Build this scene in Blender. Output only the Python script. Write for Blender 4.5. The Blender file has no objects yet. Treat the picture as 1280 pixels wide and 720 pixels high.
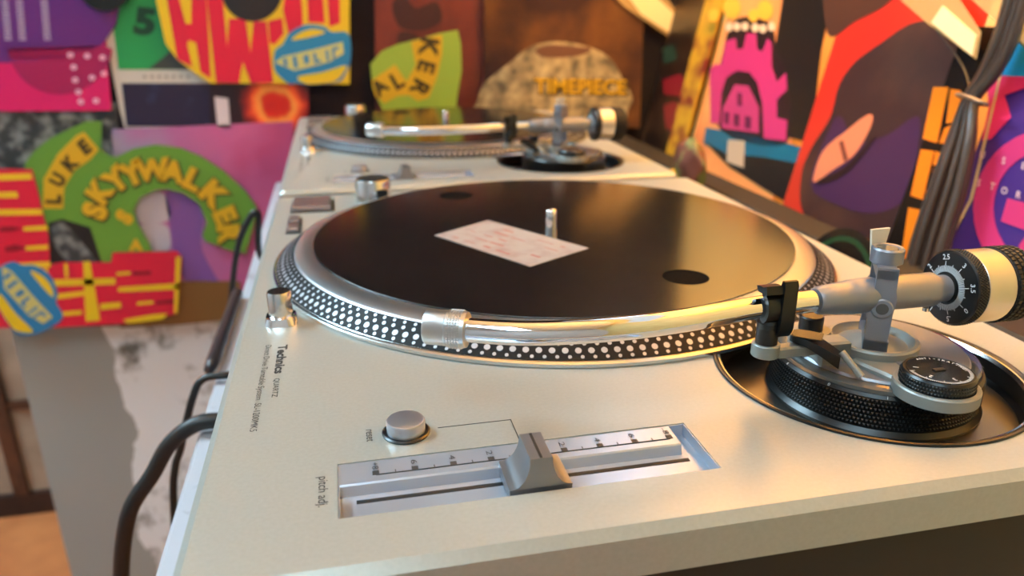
import bpy, math, random
from mathutils import Vector, Matrix, Euler
from mathutils.geometry import tessellate_polygon
random.seed(7)
sc = bpy.context.scene
COL = sc.collection
ZD = 0.95                       # height of the turntables' top plates above the floor (metres)

# ------------------------------------------------------------------ camera
FPX = 961.25
CAM = Vector((0.0541, -0.1740, ZD + 0.1441))
EUL = Euler((1.2174, 0.0006, -0.2178), 'XYZ')
cd = bpy.data.cameras.new('camera'); cam = bpy.data.objects.new('camera', cd); COL.objects.link(cam)
cam.location = CAM; cam.rotation_euler = EUL
cd.sensor_width = 36.0; cd.lens = FPX / 1280 * 36.0; cd.clip_start = 0.005
cd.dof.use_dof = True; cd.dof.focus_distance = 0.285; cd.dof.aperture_fstop = 9.4
sc.camera = cam
ROT = EUL.to_matrix()

# ------------------------------------------------------------------ world, exposure
w = bpy.data.worlds.new('world'); sc.world = w; w.use_nodes = True
w.node_tree.nodes['Background'].inputs[0].default_value = (0.8, 0.85, 1.0, 1)
w.node_tree.nodes['Background'].inputs[1].default_value = 0.15
sc.view_settings.view_transform = 'Standard'; sc.view_settings.look = 'None'
sc.view_settings.exposure = 0.0; sc.view_settings.gamma = 1.0
sc.view_settings.use_curve_mapping = False

CEIL_POWER = 50.0       # radiance of the neutral ceiling light diffusers
SPOT_POWER = 4500.0     # radiance of the round downlight behind the camera
WARM_POWER = 178.0            # radiance of the warm tubes on the right wall

# ------------------------------------------------------------------ pixel -> place helpers (1280 x 720 frame)
def ray(u, v):
    return ROT @ Vector(((u - 640) / FPX, (360 - v) / FPX, -1.0))
def onz(u, v, z):               # z relative to the turntable top plate
    d = ray(u, v); t = (ZD + z - CAM.z) / d.z
    return CAM + d * t
class Plane:
    def __init__(s, p, n): s.p = Vector(p); s.n = Vector(n).normalized()
    def hit(s, u, v, off=0.0):
        d = ray(u, v); t = ((s.p + s.n * off - CAM).dot(s.n)) / d.dot(s.n)
        return CAM + d * t

# ------------------------------------------------------------------ materials
def lin(c):
    c = c / 255.0
    return c / 12.92 if c <= 0.04045 else ((c + 0.055) / 1.055) ** 2.4
def rgb(r, g, b): return (lin(r), lin(g), lin(b), 1.0)
MATS = {}
def mat(name, col, rough=0.5, metal=0.0, noise=None, bump=None, spec=None, emit=None, coat=0.0, alpha=None, trans=0.0, ior=None):
    """noise = (scale, second colour, contrast low, contrast high, detail); bump = (scale, strength)"""
    if name in MATS: return MATS[name]
    m = bpy.data.materials.new(name); m.use_nodes = True
    nt = m.node_tree; b = nt.nodes['Principled BSDF']
    b.inputs['Base Color'].default_value = col
    b.inputs['Roughness'].default_value = rough; b.inputs['Metallic'].default_value = metal
    if spec is not None: b.inputs['Specular IOR Level'].default_value = spec
    if ior is not None: b.inputs['IOR'].default_value = ior
    if coat: b.inputs['Coat Weight'].default_value = coat; b.inputs['Coat Roughness'].default_value = 0.08
    if trans: b.inputs['Transmission Weight'].default_value = trans
    if alpha is not None: b.inputs['Alpha'].default_value = alpha
    if emit:
        b.inputs['Emission Color'].default_value = emit[0]; b.inputs['Emission Strength'].default_value = emit[1]
    tc = nt.nodes.new('ShaderNodeTexCoord')
    if noise:
        n = nt.nodes.new('ShaderNodeTexNoise'); n.inputs['Scale'].default_value = noise[0]
        n.inputs['Detail'].default_value = noise[4] if len(noise) > 4 else 4
        nt.links.new(tc.outputs['Object'], n.inputs['Vector'])
        r = nt.nodes.new('ShaderNodeValToRGB')
        r.color_ramp.elements[0].position = noise[2]; r.color_ramp.elements[0].color = col
        r.color_ramp.elements[1].position = noise[3]; r.color_ramp.elements[1].color = noise[1]
        nt.links.new(n.outputs['Fac'], r.inputs['Fac']); nt.links.new(r.outputs['Color'], b.inputs['Base Color'])
    if bump:
        n = nt.nodes.new('ShaderNodeTexNoise'); n.inputs['Scale'].default_value = bump[0]; n.inputs['Detail'].default_value = 3
        nt.links.new(tc.outputs['Object'], n.inputs['Vector'])
        bm = nt.nodes.new('ShaderNodeBump'); bm.inputs['Strength'].default_value = bump[1]; bm.inputs['Distance'].default_value = 0.001
        nt.links.new(n.outputs['Fac'], bm.inputs['Height']); nt.links.new(bm.outputs['Normal'], b.inputs['Normal'])
    MATS[name] = m
    return m

M_deck = mat('champagne_silver_paint', rgb(170, 173, 167), 0.32, 0.3, noise=(700, rgb(164, 167, 160), .3, .7))
M_white_edge = M_deck
M_rubber = mat('dark_rubber', rgb(24, 20, 18), 0.6)
M_dullblack = mat('dull_black', rgb(9, 9, 9), 0.9, spec=0.05)
M_black = mat('black_plastic', rgb(16, 15, 15), 0.32)
M_blackmatte = mat('black_matte', rgb(12, 12, 12), 0.6)
M_chrome = mat('chrome', rgb(232, 232, 235), 0.06, 1.0)
M_alu = mat('polished_aluminium', rgb(214, 213, 212), 0.2, 1.0)
M_satin = mat('satin_aluminium', rgb(198, 198, 202), 0.33, 1.0)
M_brushed = mat('brushed_nickel', rgb(200, 198, 196), 0.34, 1.0)
M_castgrey = mat('cast_grey_metal', rgb(140, 142, 150), 0.36, 0.6)
M_castwarm = mat('painted_grey_metal', rgb(142, 143, 138), 0.42, 0.4)
M_clearrim = mat('smoked_clear_rim', rgb(92, 92, 90), 0.15, 0.3)
M_band = mat('platter_band_black', rgb(12, 12, 13), 0.55, spec=.2)
M_ring = mat('platter_ring_aluminium', rgb(226, 226, 228), 0.32, 1.0)
M_dot = mat('platter_dot_metal', rgb(178, 178, 182), 0.4, .5)
M_mat = mat('slipmat_black', rgb(13, 14, 16), 0.15, ior=3.0, noise=(40, rgb(20, 19, 20), .4, .6))
M_well = mat('well_floor_metal', rgb(120, 116, 110), 0.3, 0.9)
M_slot = mat('slot_aluminium', rgb(186, 194, 208), 0.27, 0.6)
M_fader = mat('fader_grey', rgb(140, 139, 142), 0.34, 0.8)
M_ink = mat('printed_ink', rgb(40, 40, 42), 0.6)
M_whiteink = mat('white_ink', rgb(225, 225, 225), 0.5)
M_button = mat('button_grey', rgb(150, 142, 146), 0.3, 0.8)
M_resetbtn = mat('reset_button_silver', rgb(190, 190, 198), 0.3, 0.85)
M_padsheen = mat('lever_pad_sheen', rgb(70, 62, 55), 0.22, 0.6)  # warm tint painted in for the gold reflection on the black pad
M_cardpink = mat('sticker_paper', rgb(154, 148, 144), 0.6, spec=.2, noise=(70, rgb(140, 124, 120), .45, .7, 6))
M_stickerbits = mat('sticker_red_print', rgb(150, 98, 92), 0.6, spec=.2)

# ------------------------------------------------------------------ mesh builder
class MB:
    def __init__(s): s.v = []; s.f = []
    def add(s, vs, fs):
        o = len(s.v); s.v += [tuple(x) for x in vs]; s.f += [tuple(i + o for i in f) for f in fs]; return s
    def box(s, x0, x1, y0, y1, z0, z1, M=None):
        vs = [Vector((x, y, z)) for z in (z0, z1) for y in (y0, y1) for x in (x0, x1)]
        if M is not None: vs = [M @ v for v in vs]
        return s.add(vs, [(0, 2, 3, 1), (4, 5, 7, 6), (0, 1, 5, 4), (2, 6, 7, 3), (0, 4, 6, 2), (1, 3, 7, 5)])
    def bevbox(s, x0, x1, y0, y1, z0, z1, b, M=None):
        """box with chamfered top rim"""
        L = [(x0, y0), (x1, y0), (x1, y1), (x0, y1)]; I = [(x0 + b, y0 + b), (x1 - b, y0 + b), (x1 - b, y1 - b), (x0 + b, y1 - b)]
        vs = [Vector((x, y, z0)) for x, y in L] + [Vector((x, y, z1 - b)) for x, y in L] + [Vector((x, y, z1)) for x, y in I]
        if M is not None: vs = [M @ v for v in vs]
        fs = [(3, 2, 1, 0), (8, 9, 10, 11)]
        for k in range(4):
            n = (k + 1) % 4; fs += [(k, n, 4 + n, 4 + k), (4 + k, 4 + n, 8 + n, 8 + k)]
        return s.add(vs, fs)
    def lathe(s, prof, n=48, c=(0, 0, 0), ax=(0, 0, 1), cap=True):
        """prof = [(radius, along)], revolved round axis ax through c"""
        a = Vector(ax).normalized(); t = Vector((1, 0, 0)) if abs(a.x) < 0.9 else Vector((0, 1, 0))
        e1 = (t - a * t.dot(a)).normalized(); e2 = a.cross(e1); c = Vector(c)
        vs = []; fs = []
        for r, h in prof:
            for k in range(n):
                th = 2 * math.pi * k / n
                vs.append(c + a * h + (e1 * math.cos(th) + e2 * math.sin(th)) * r)
        for i in range(len(prof) - 1):
            for k in range(n):
                k2 = (k + 1) % n
                fs.append((i * n + k, i * n + k2, (i + 1) * n + k2, (i + 1) * n + k))
        if cap:
            fs.append(tuple(range(n - 1, -1, -1))); L = (len(prof) - 1) * n; fs.append(tuple(range(L, L + n)))
        return s.add(vs, fs)
    def tube(s, pts, r, n=12, cap=True, sub=6):
        """smooth tube through points; r number or list"""
        P = [Vector(p) for p in pts]
        R = r if isinstance(r, (list, tuple)) else [r] * len(P)
        if sub > 1 and len(P) > 2:
            Q = []; RR = []
            for i in range(len(P) - 1):
                p0 = P[max(i - 1, 0)]; p1 = P[i]; p2 = P[i + 1]; p3 = P[min(i + 2, len(P) - 1)]
                for k in range(sub):
                    t = k / sub
                    Q.append(0.5 * ((2 * p1) + (p2 - p0) * t + (2 * p0 - 5 * p1 + 4 * p2 - p3) * t * t + (3 * p1 - p0 - 3 * p2 + p3) * t ** 3))
                    RR.append(R[i] + (R[i + 1] - R[i]) * t)
            Q.append(P[-1]); RR.append(R[-1]); P, R = Q, RR
        vs = []; fs = []; prev = None
        for i, p in enumerate(P):
            d = (P[min(i + 1, len(P) - 1)] - P[max(i - 1, 0)]).normalized()
            if prev is None:
                t = Vector((0, 0, 1)) if abs(d.z) < 0.9 else Vector((1, 0, 0)); e = (t - d * t.dot(d)).normalized()
            else: e = (prev - d * prev.dot(d)).normalized()
            prev = e; g = d.cross(e)
            for k in range(n):
                th = 2 * math.pi * k / n; vs.append(p + (e * math.cos(th) + g * math.sin(th)) * R[i])
        for i in range(len(P) - 1):
            for k in range(n):
                k2 = (k + 1) % n; fs.append((i * n + k, i * n + k2, (i + 1) * n + k2, (i + 1) * n + k))
        if cap:
            fs.append(tuple(range(n - 1, -1, -1))); L = (len(P) - 1) * n; fs.append(tuple(range(L, L + n)))
        return s.add(vs, fs)
    def prism(s, loops, nrm, th):
        """polygon (3-D front loop(s), first the outline, others holes) extruded back along -nrm"""
        if not isinstance(loops[0], (list, tuple)): loops = [loops]
        loops = [[Vector(p) for p in L] for L in loops]; nrm = Vector(nrm).normalized()
        tri = tessellate_polygon(loops); flat = [p for L in loops for p in L]; n = len(flat)
        vs = flat + [p - nrm * th for p in flat]; fs = []
        for t in tri:
            a, b, c = (flat[i] for i in t)
            if (b - a).cross(c - a).dot(nrm) < 0: t = t[::-1]
            fs.append(tuple(t)); fs.append(tuple(i + n for i in reversed(t)))
        o = 0
        for L in loops:
            m = len(L)
            for k in range(m): fs.append((o + k, o + (k + 1) % m, n + o + (k + 1) % m, n + o + k))
            o += m
        return s.add(vs, fs)

WORLD_OF = {}
def obj(name, mb, material, parent=None, smooth=40, kind=None, label=None):
    """links the collected shape as ONE mesh object; coordinates are those of the thing's frame"""
    me = bpy.data.meshes.new(name)
    vs = mb.v; off = WORLD_OF.get(parent.name, Vector((0, 0, 0))) if parent else None
    if parent is None:
        xs = [v[0] for v in vs]; ys = [v[1] for v in vs]; zs = [v[2] for v in vs]
        loc = Vector(((min(xs) + max(xs)) / 2, (min(ys) + max(ys)) / 2, min(zs)))
        vs = [(a - loc.x, b - loc.y, c - loc.z) for a, b, c in vs]
    else:
        loc = Vector((0, 0, 0)); vs = [(a - off.x, b - off.y, c - off.z) for a, b, c in vs]
    me.from_pydata(vs, [], mb.f); me.validate(); me.update()
    import bmesh
    bm = bmesh.new(); bm.from_mesh(me); bmesh.ops.recalc_face_normals(bm, faces=bm.faces); bm.to_mesh(me); bm.free()
    me.materials.append(material)
    if smooth:
        me.shade_smooth(); me.set_sharp_from_angle(angle=math.radians(smooth))
    o = bpy.data.objects.new(name, me); COL.objects.link(o)
    if parent: o.parent = parent; WORLD_OF[o.name] = off
    else: o.location = loc; WORLD_OF[o.name] = loc
    if kind: o['kind'] = kind
    if label: o['label'] = label
    return o
def tag(o, label, cat, group=None):
    o['label'] = label; o['category'] = cat
    if group: o['group'] = group
    return o
def empty(name, loc, label, cat, group=None):
    o = bpy.data.objects.new(name, None); COL.objects.link(o); o.location = loc; o.empty_display_size = 0.05
    WORLD_OF[o.name] = Vector(loc); return tag(o, label, cat, group)
def struct(name, mb, material, smooth=0):
    return obj(name, mb, material, None, smooth, 'structure')

# ------------------------------------------------------------------ lettering (Blender's built-in font)
TXT = {}
def text_shape(s, bold=0.0):
    if (s, bold) not in TXT:
        cu = bpy.data.curves.new('lettering', 'FONT'); cu.body = s; cu.size = 1.0; cu.offset = bold; cu.resolution_u = 3
        o = bpy.data.objects.new('lettering', cu); COL.objects.link(o)
        bpy.context.view_layer.update()
        me = bpy.data.meshes.new_from_object(o.evaluated_get(bpy.context.evaluated_depsgraph_get()))
        TXT[(s, bold)] = ([v.co.copy() for v in me.vertices], [tuple(p.vertices) for p in me.polygons])
        bpy.data.objects.remove(o); bpy.data.curves.remove(cu); bpy.data.meshes.remove(me)
    return TXT[(s, bold)]
def add_text(mb, s, org, right, up, height, length=None, bold=0.0, center=False):
    """flat lettering; org = lower left of the text box, height = box height, length = box length"""
    vs, fs = text_shape(s, bold)
    x0 = min(v.x for v in vs); x1 = max(v.x for v in vs); y0 = min(v.y for v in vs); y1 = max(v.y for v in vs)
    sy = height / (y1 - y0); sx = (length / (x1 - x0)) if length else sy
    R = Vector(right).normalized(); U = Vector(up).normalized(); o = Vector(org)
    cx = (x0 + x1) / 2 if center else x0; cy = (y0 + y1) / 2 if center else y0
    mb.add([o + R * ((v.x - cx) * sx) + U * ((v.y - cy) * sy) for v in vs], fs)
    return mb
def circle(cx, cy, r, n=48, z=0.0, a0=0.0, a1=2 * math.pi):
    full = abs(a1 - a0 - 2 * math.pi) < 1e-6
    m = n if full else n + 1
    return [Vector((cx + r * math.cos(a0 + (a1 - a0) * k / n), cy + r * math.sin(a0 + (a1 - a0) * k / n), z)) for k in range(m)]

# ================================================================== the room (setting)
M_floor = mat('floor_orange_wood', rgb(196, 116, 66), 0.4, noise=(14, rgb(176, 98, 54), .35, .65))
M_wallr = mat('cream_plaster', rgb(242, 212, 138), 0.75, noise=(9, rgb(232, 198, 122), .35, .65), bump=(60, .2))
M_wallo = mat('grey_plaster', rgb(196, 198, 200), 0.8, noise=(6, rgb(180, 182, 184), .3, .7))
M_ceil = mat('ceiling_white', rgb(236, 236, 236), 0.85, noise=(8, rgb(226, 226, 226), .3, .7))
RX0, RX1, RY0, RY1, RZ = -1.9, 0.62, -1.7, 2.5, 2.45
struct('floor', MB().box(RX0, RX1, RY0, RY1, -0.06, 0.0), M_floor)
struct('ceiling', MB().box(RX0, RX1, RY0, RY1, RZ, RZ + .06), M_ceil)
struct('wall_right', MB().box(RX1, RX1 + .08, RY0, RY1, 0, RZ), M_wallr)
struct('wall_left', MB().box(RX0 - .08, RX0, RY0, RY1, 0, RZ), M_wallo)
struct('wall_far', MB().box(RX0, RX1, RY1, RY1 + .08, 0, RZ), M_wallo)
struct('wall_near', MB().box(RX0, RX1, RY0 - .08, RY0, 0, RZ), M_wallo)

# white partition with peeling paint, behind the turntables
def peeling():
    m = bpy.data.materials.new('peeling_white_paint'); m.use_nodes = True; nt = m.node_tree; b = nt.nodes['Principled BSDF']
    tc = nt.nodes.new('ShaderNodeTexCoord'); sep = nt.nodes.new('ShaderNodeSeparateXYZ'); nt.links.new(tc.outputs['Object'], sep.inputs[0])
    nz = nt.nodes.new('ShaderNodeTexNoise'); nz.inputs['Scale'].default_value = 9; nz.inputs['Detail'].default_value = 6
    nt.links.new(tc.outputs['Object'], nz.inputs['Vector'])
    def math_(op, a, bb):
        n = nt.nodes.new('ShaderNodeMath'); n.operation = op
        for i, q in enumerate((a, bb)):
            if isinstance(q, (int, float)): n.inputs[i].default_value = q
            else: nt.links.new(q, n.inputs[i])
        return n.outputs[0]
    # strip of bare grey board along the left end, ragged edge
    edge = math_('ADD', math_('MULTIPLY', nz.outputs['Fac'], 0.10), math_('ADD', sep.outputs['X'], 0.0))
    bare = math_('LESS_THAN', edge, -0.355)
    nz2 = nt.nodes.new('ShaderNodeTexNoise'); nz2.inputs['Scale'].default_value = 13; nz2.inputs['Detail'].default_value = 8; nz2.inputs['Roughness'].default_value = .7
    nt.links.new(tc.outputs['Object'], nz2.inputs['Vector'])
    r = nt.nodes.new('ShaderNodeValToRGB'); r.color_ramp.elements[0].position = .52; r.color_ramp.elements[0].color = rgb(240, 244, 248)
    r.color_ramp.elements[1].position = .64; r.color_ramp.elements[1].color = rgb(112, 110, 104)
    nt.links.new(nz2.outputs['Fac'], r.inputs['Fac'])
    mx = nt.nodes.new('ShaderNodeMix'); mx.data_type = 'RGBA'
    nt.links.new(bare, mx.inputs[0]); nt.links.new(r.outputs['Color'], mx.inputs[6]); mx.inputs[7].default_value = rgb(160, 164, 162)
    nt.links.new(mx.outputs[2], b.inputs['Base Color']); b.inputs['Roughness'].default_value = .6
    return m
YP = 1.03                          # front face of the partition
PX0 = -0.453
struct('wall_partition', MB().box(PX0, RX1, YP, YP + .05, 0, ZD - .27), peeling())

# ================================================================== lamps of the room, plus an added panel and shield
def emis(name, col, power):
    return mat(name, rgb(255, 255, 255), 0.5, emit=(col, power))
M_lampbody = mat('lamp_housing_white', rgb(225, 225, 222), 0.4)
def ceiling_light(x, y, L, W, share, label):
    e = empty('ceiling_light', (x, y, RZ - .05), label, 'ceiling light', 'ceiling lights')
    obj('housing', MB().bevbox(x - W / 2 - .02, x + W / 2 + .02, y - L / 2 - .02, y + L / 2 + .02, RZ - .045, RZ, .004), M_lampbody, e)
    obj('diffuser', MB().box(x - W / 2, x + W / 2, y - L / 2, y + L / 2, RZ - .052, RZ - .0455), emis('diffuser_neutral_%d' % round(share * 100), (0.55, 0.83, 1.0, 1), CEIL_POWER * share), e)
ceiling_light(-.35, -.75, 1.0, .45, .22, 'flat white ceiling panel light above the camera side of the room')
ceiling_light(-1.2, .9, 1.0, .45, 1.0, 'added white ceiling panel light brightening the left side, above the wooden screen')  # extra unseen panel, added to brighten the left side
def downlight(x, y, r, label):
    e = empty('downlight', (x, y, RZ - .03), label, 'downlight')
    obj('lamp_ring', MB().lathe([(r + .018, 0), (r + .018, -.012), (r + .010, -.022), (r + .001, -.024), (r + .001, -.004)], 40, (x, y, RZ)), M_lampbody, e)
    obj('lamp_face', MB().lathe([(r, -.016), (r, -.018)], 40, (x, y, RZ)), emis('downlight_white', (0.59, 0.86, 1.0, 1), SPOT_POWER), e)
downlight(-.5, -1.12, .06, 'round white downlight in the ceiling behind the camera')
def warm_lamp(y0, y1, z):
    """wall washer: a warm tube with a front plate added to keep its direct light off the decks"""
    e = empty('wall_lamp', (RX1 - .06, (y0 + y1) / 2, ZD + z - .06), 'long warm tube lamp behind an added shield high on the cream wall', 'wall lamp')
    cx, cz = RX1 - .16, ZD + z
    obj('lamp_tube', MB().tube([(cx, y0, cz), (cx, y1, cz)], .014, 16), emis('tube_warm', (1.0, 0.52, 0.15, 1), WARM_POWER), e)
    obj('added_lamp_shield', MB().box(cx - .036, cx - .032, y0 - .03, y1 + .03, cz - .16, cz + .03), M_lampbody, e)  # unseen plate added to block direct warm light on the decks
    for ya, yb in ((y0 - .03, y0 - .001), (y1 + .001, y1 + .03)):
        obj('lamp_bracket', MB().box(cx - .032, RX1, ya, yb, cz - .012, cz + .012), M_lampbody, e)
warm_lamp(-.10, .95, .70)

# ================================================================== table
M_table = mat('white_table_paint', rgb(188, 186, 192), 0.35, noise=(60, rgb(120, 116, 118), .64, .74, 8))
TZ = ZD - .100
TX0 = -.044
tb = empty('table', (.27, .47, 0), 'white painted table carrying both turntables', 'table')
obj('table_top', MB().bevbox(TX0, .60, -.03, .985, TZ - .035, TZ, .002), M_table, tb)
for lx in (.03, .55):
    for ly in (.02, .93):
        obj('leg', MB().box(lx - .02, lx + .02, ly - .02, ly + .02, 0, TZ - .035), M_table, tb)

# ================================================================== turntable
DEP, WID = .353, .453
PC = (.1765, .268)                  # platter centre
WC = (.263, .080); WR = .061        # tonearm well
def part(name, mb, material, parent, smooth=40, kind=None, label=None):
    mb.v = [(a, b, c + ZD) for a, b, c in mb.v]
    return obj(name, mb, material, parent, smooth, kind, label)
def rrect(x0, x1, y0, y1, r, z, n=6):
    out = []
    for cx, cy, a in ((x1 - r, y0 + r, -90), (x1 - r, y1 - r, 0), (x0 + r, y1 - r, 90), (x0 + r, y0 + r, 180)):
        for k in range(n + 1):
            t = math.radians(a + 90 * k / n); out.append(Vector((cx + r * math.cos(t), cy + r * math.sin(t), z)))
    return out
SX0, SX1, SY0, SY1 = .0447, .1690, .0242, .0542      # pitch slot

def build_turntable():
    T = empty('turntable', (DEP / 2, WID / 2, TZ), 'x', 'turntable', 'pair of champagne silver turntables')
    # --- plinth: chamfered plate with two openings
    mb = MB(); bv = .0030
    o2 = rrect(0, DEP, 0, WID, .005, -bv); o1 = rrect(bv, DEP - bv, bv, WID - bv, .004, 0)
    well = circle(*WC, WR, 72); slot = [Vector((SX0, SY0, 0)), Vector((SX1, SY0, 0)), Vector((SX1, SY1, 0)), Vector((SX0, SY1, 0))]
    loops = [o1, well, slot]; flat = [p for L in loops for p in L]
    mb.add(flat, [tuple(t) for t in tessellate_polygon(loops)])
    n = len(o1); o3 = [Vector((p.x, p.y, -.017)) for p in o2]
    mb.add(o1 + o2 + o3, [(k, (k + 1) % n, n + (k + 1) % n, n + k) for k in range(n)] + [(n + k, n + (k + 1) % n, 2 * n + (k + 1) % n, 2 * n + k) for k in range(n)])
    for L in (well, slot):
        m = len(L); mb.add(L + [Vector((p.x, p.y, -.0012)) for p in L], [(k, (k + 1) % m, m + (k + 1) % m, m + k) for k in range(m)])
    part('plinth', mb, M_deck, T, 30)
    part('rubber_base', MB().bevbox(.003, DEP - .003, .003, WID - .003, -.082, -.0172, .001), M_rubber, T)
    for fx in (.045, DEP - .045):
        for fy in (.05, WID - .05):
            part('foot', MB().lathe([(.026, -.100), (.030, -.097), (.030, -.088), (.027, -.0822)], 32, (fx, fy, 0)), M_blackmatte, T)
    # --- platter
    prof = [(.155, -.001), (.1645, -.0006), (.166, .0004), (.166, .0020), (.1650, .0026), (.1642, .0027)]
    P = part('platter', MB().lathe(prof + [(.1542, .0096), (.1536, .0098), (.1430, .0119), (.1, .0119)], 160, (*PC, 0)), M_alu, T, 25)
    part('platter_ring', MB().lathe([(.1542, .0098), (.1537, .0104), (.1525, .0109), (.1434, .0132), (.1426, .0129)], 160, (*PC, 0), cap=False), M_ring, P, 40)
    part('strobe_band', MB().lathe([(.16415, .0031), (.15425, .0104)], 160, (*PC, 0), cap=False), M_band, P, 25)
    mb = MB(); ns = 10
    ca, sa = (.16415 - .15425), (.0104 - .0031); L = math.hypot(ca, sa); nr, nz = sa / L, ca / L
    for row, (t, rad, cnt) in enumerate(((.13, .00085, 190), (.38, .00145, 180), (.65, .00095, 180), (.87, .0008, 170))):
        for k in range(cnt):
            th = 2 * math.pi * (k + (row % 2) * .5) / cnt
            r = .16415 - ca * t; z = .0031 + sa * t
            er = Vector((math.cos(th), math.sin(th), 0)); et = Vector((-er.y, er.x, 0)); es = (er * -ca + Vector((0, 0, sa))) / L; en = er * nr + Vector((0, 0, nz))
            c = Vector((PC[0], PC[1], z)) + er * r + en * .00012
            ring = [c + (et * math.cos(2 * math.pi * j / ns) + es * math.sin(2 * math.pi * j / ns)) * rad for j in range(ns)]
            mb.add(ring, [tuple(range(ns))])
    part('strobe_dots', mb, M_dot, P, 70, 'stuff')
    part('platter_black_disc', MB().lathe([(.1420, .0115), (.1420, .0132)], 96, (*PC, 0)), M_dullblack, P)  # dull black disc that shows through the slipmat holes
    part('spindle', MB().lathe([(.0036, .010), (.0036, .0245), (.0033, .0258), (.0024, .0266), (.0010, .0270)], 24, (*PC, 0)), M_chrome, T)
    # --- target light
    tl = part('target_light', MB().lathe([(.0054, .0025), (.0057, .004), (.0057, .0150), (.0052, .0158)], 28, (.0195, .186, 0)), M_alu, T)
    q = MB(); a = rrect(.0115, .0275, .178, .194, .005, 0); b = rrect(.0125, .0265, .179, .193, .005, .0035); c = rrect(.0145, .0245, .181, .191, .0045, .0026)
    n = len(a); q.add(a + b + c, [(k, (k + 1) % n, n + (k + 1) % n, n + k) for k in range(n)] + [(n + k, n + (k + 1) % n, 2 * n + (k + 1) % n, 2 * n + k) for k in range(n)] + [tuple(range(2 * n, 3 * n))])
    part('light_collar', q, M_chrome, tl)
    # --- power knob with strobe window
    kc = (.0755, .4205, 0)
    k = part('power_knob', MB().lathe([(.0135, 0), (.0135, .017), (.0128, .0182)], 40, kc), M_alu, T)
    part('knob_top', MB().lathe([(.0118, .0181), (.0112, .0190)], 40, kc), M_black, k)
    part('strobe_window', MB().box(kc[0] + .002, kc[0] + .010, kc[1] - .0142, kc[1] - .0085, .003, .012), M_black, k)
    # --- start stop and speed buttons
    s = part('start_stop_button', MB().bevbox(.0150, .0430, .3985, .4310, -.0005, .0042, .0008), M_button, T)
    part('button_surround', MB().box(.0138, .0452, .3970, .4325, -.0005, .0008), M_black, s)
    for y0, y1 in ((.343, .358), (.364, .379)):
        s = part('speed_button', MB().bevbox(.0142, .0215, y0, y1, -.0005, .0034, .0007), M_button, T)
        part('button_surround', MB().box(.0132, .0228, y0 - .0015, y1 + .0015, -.0005, .0007), M_black, s)
    # --- reset button
    rc = (.0690, .0695, 0)
    r = part('reset_button', MB().lathe([(.0068, 0), (.0070, .0046), (.0066, .0053), (.0060, .0055)], 40, rc), M_resetbtn, T)
    part('button_ring', MB().lathe([(.0084, -.0005), (.0086, .0006), (.0080, .0010), (.0071, .0008)], 40, rc), M_black, r)
    # --- pitch slot: scale ledge, step and floor
    g = .0001; X0, X1 = SX0 + g, SX1 - g
    FZ = -.0046
    mb = MB()
    pr = [(SY1 - g, -.0004), (SY1 - .0113, -.0009), (SY1 - .0118, -.0014), (SY1 - .0130, FZ), (SY0 + g, FZ), (SY0 + g, FZ - .003), (SY1 - g, FZ - .003)]
    XL = X1 - .0060            # ledge ends short of the slot's end
    m = len(pr)
    mb.add([Vector((x, y, z)) for x in (X0, XL) for y, z in pr], [(k, (k + 1) % m, m + (k + 1) % m, m + k) for k in range(m)] + [tuple(range(m)), tuple(range(2 * m - 1, m - 1, -1))])
    mb.box(XL - .0001, X1, SY0 + g, SY1 - g, FZ - .003, FZ)
    for q_ in ((X0, X0 + .0004, SY0 + g, SY1 - g), (X1 - .0004, X1, SY0 + g, SY1 - g), (XL, X1, SY1 - .0006, SY1 - g), (X0, X1, SY0 + g, SY0 + .0004)): mb.box(*q_, FZ - .002, -.0003)
    S = part('pitch_slot', mb, M_slot, T, 20)
    part('slot_slit', MB().box(.0502, .1640, .0368, .0386, FZ - .001, FZ + .00015), M_blackmatte, S)
    mb = MB(); zt = .00012
    xs = [.0570 + i * (.1603 - .0570) / 16 for i in range(17)]
    def ledz(y): return -.0004 - (SY1 - y) / .0113 * .0005 + zt
    for i, x in enumerate(xs):
        y = .0462
        if i % 2 == 0: mb.box(x - .0011, x + .0011, y, y + .0021, ledz(y) - .0003, ledz(y) + .0001)
        else: mb.box(x - .00018, x + .00018, y, y + .0015, ledz(y) - .0003, ledz(y) + .0001)
    mb.box(xs[0], xs[-1], .0459, .0462, ledz(.046) - .0003, ledz(.047) + .0001)
    part('scale_ticks', mb, M_ink, S, 0)
    for i, t in enumerate(('+8', '6', '4', '2', '', '2', '4', '6', '-8')):
        if t:
            part('scale_numeral', add_text(MB(), t, (xs[2 * i], .0510 if len(t) > 1 else .0506, ledz(.0502) + .0001), (0, -1, 0), (1, 0, 0), .0021, (.0040 if len(t) > 1 else .0025), 0.0, True), M_ink, S, 0)
    # --- fader
    mb = MB(); x0, x1, xa, xb, y0, y1, zt, zb = .0975, .1180, .1044, .1116, .0258, .0432, .0105, .0006
    prof = [(x0, -.0035), (x0, zb)] + [(xa - (xa - x0 - .0002) * math.cos(t), zt - (zt - zb - .0006) * (1 - 0) * (1 - math.sin(0)) * (math.cos(math.asin(min(1, math.sin(t)))))) for t in ()]
    for k in range(1, 9):
        t = k / 8; prof.append((x0 + (xa - x0) * math.sin(t * math.pi / 2) ** .9, zb + (zt - zb) * (1 - math.cos(t * math.pi / 2))))
    for k in range(8, 0, -1):
        t = k / 8; prof.append((x1 - (x1 - xb) * math.sin(t * math.pi / 2) ** .9, zb + (zt - zb) * (1 - math.cos(t * math.pi / 2))))
    prof += [(x1, zb), (x1, -.0035)]
    mb.prism([Vector((x, y0, z)) for x, z in prof], (0, -1, 0), 0)
    mb = MB(); m = len(prof)
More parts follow.
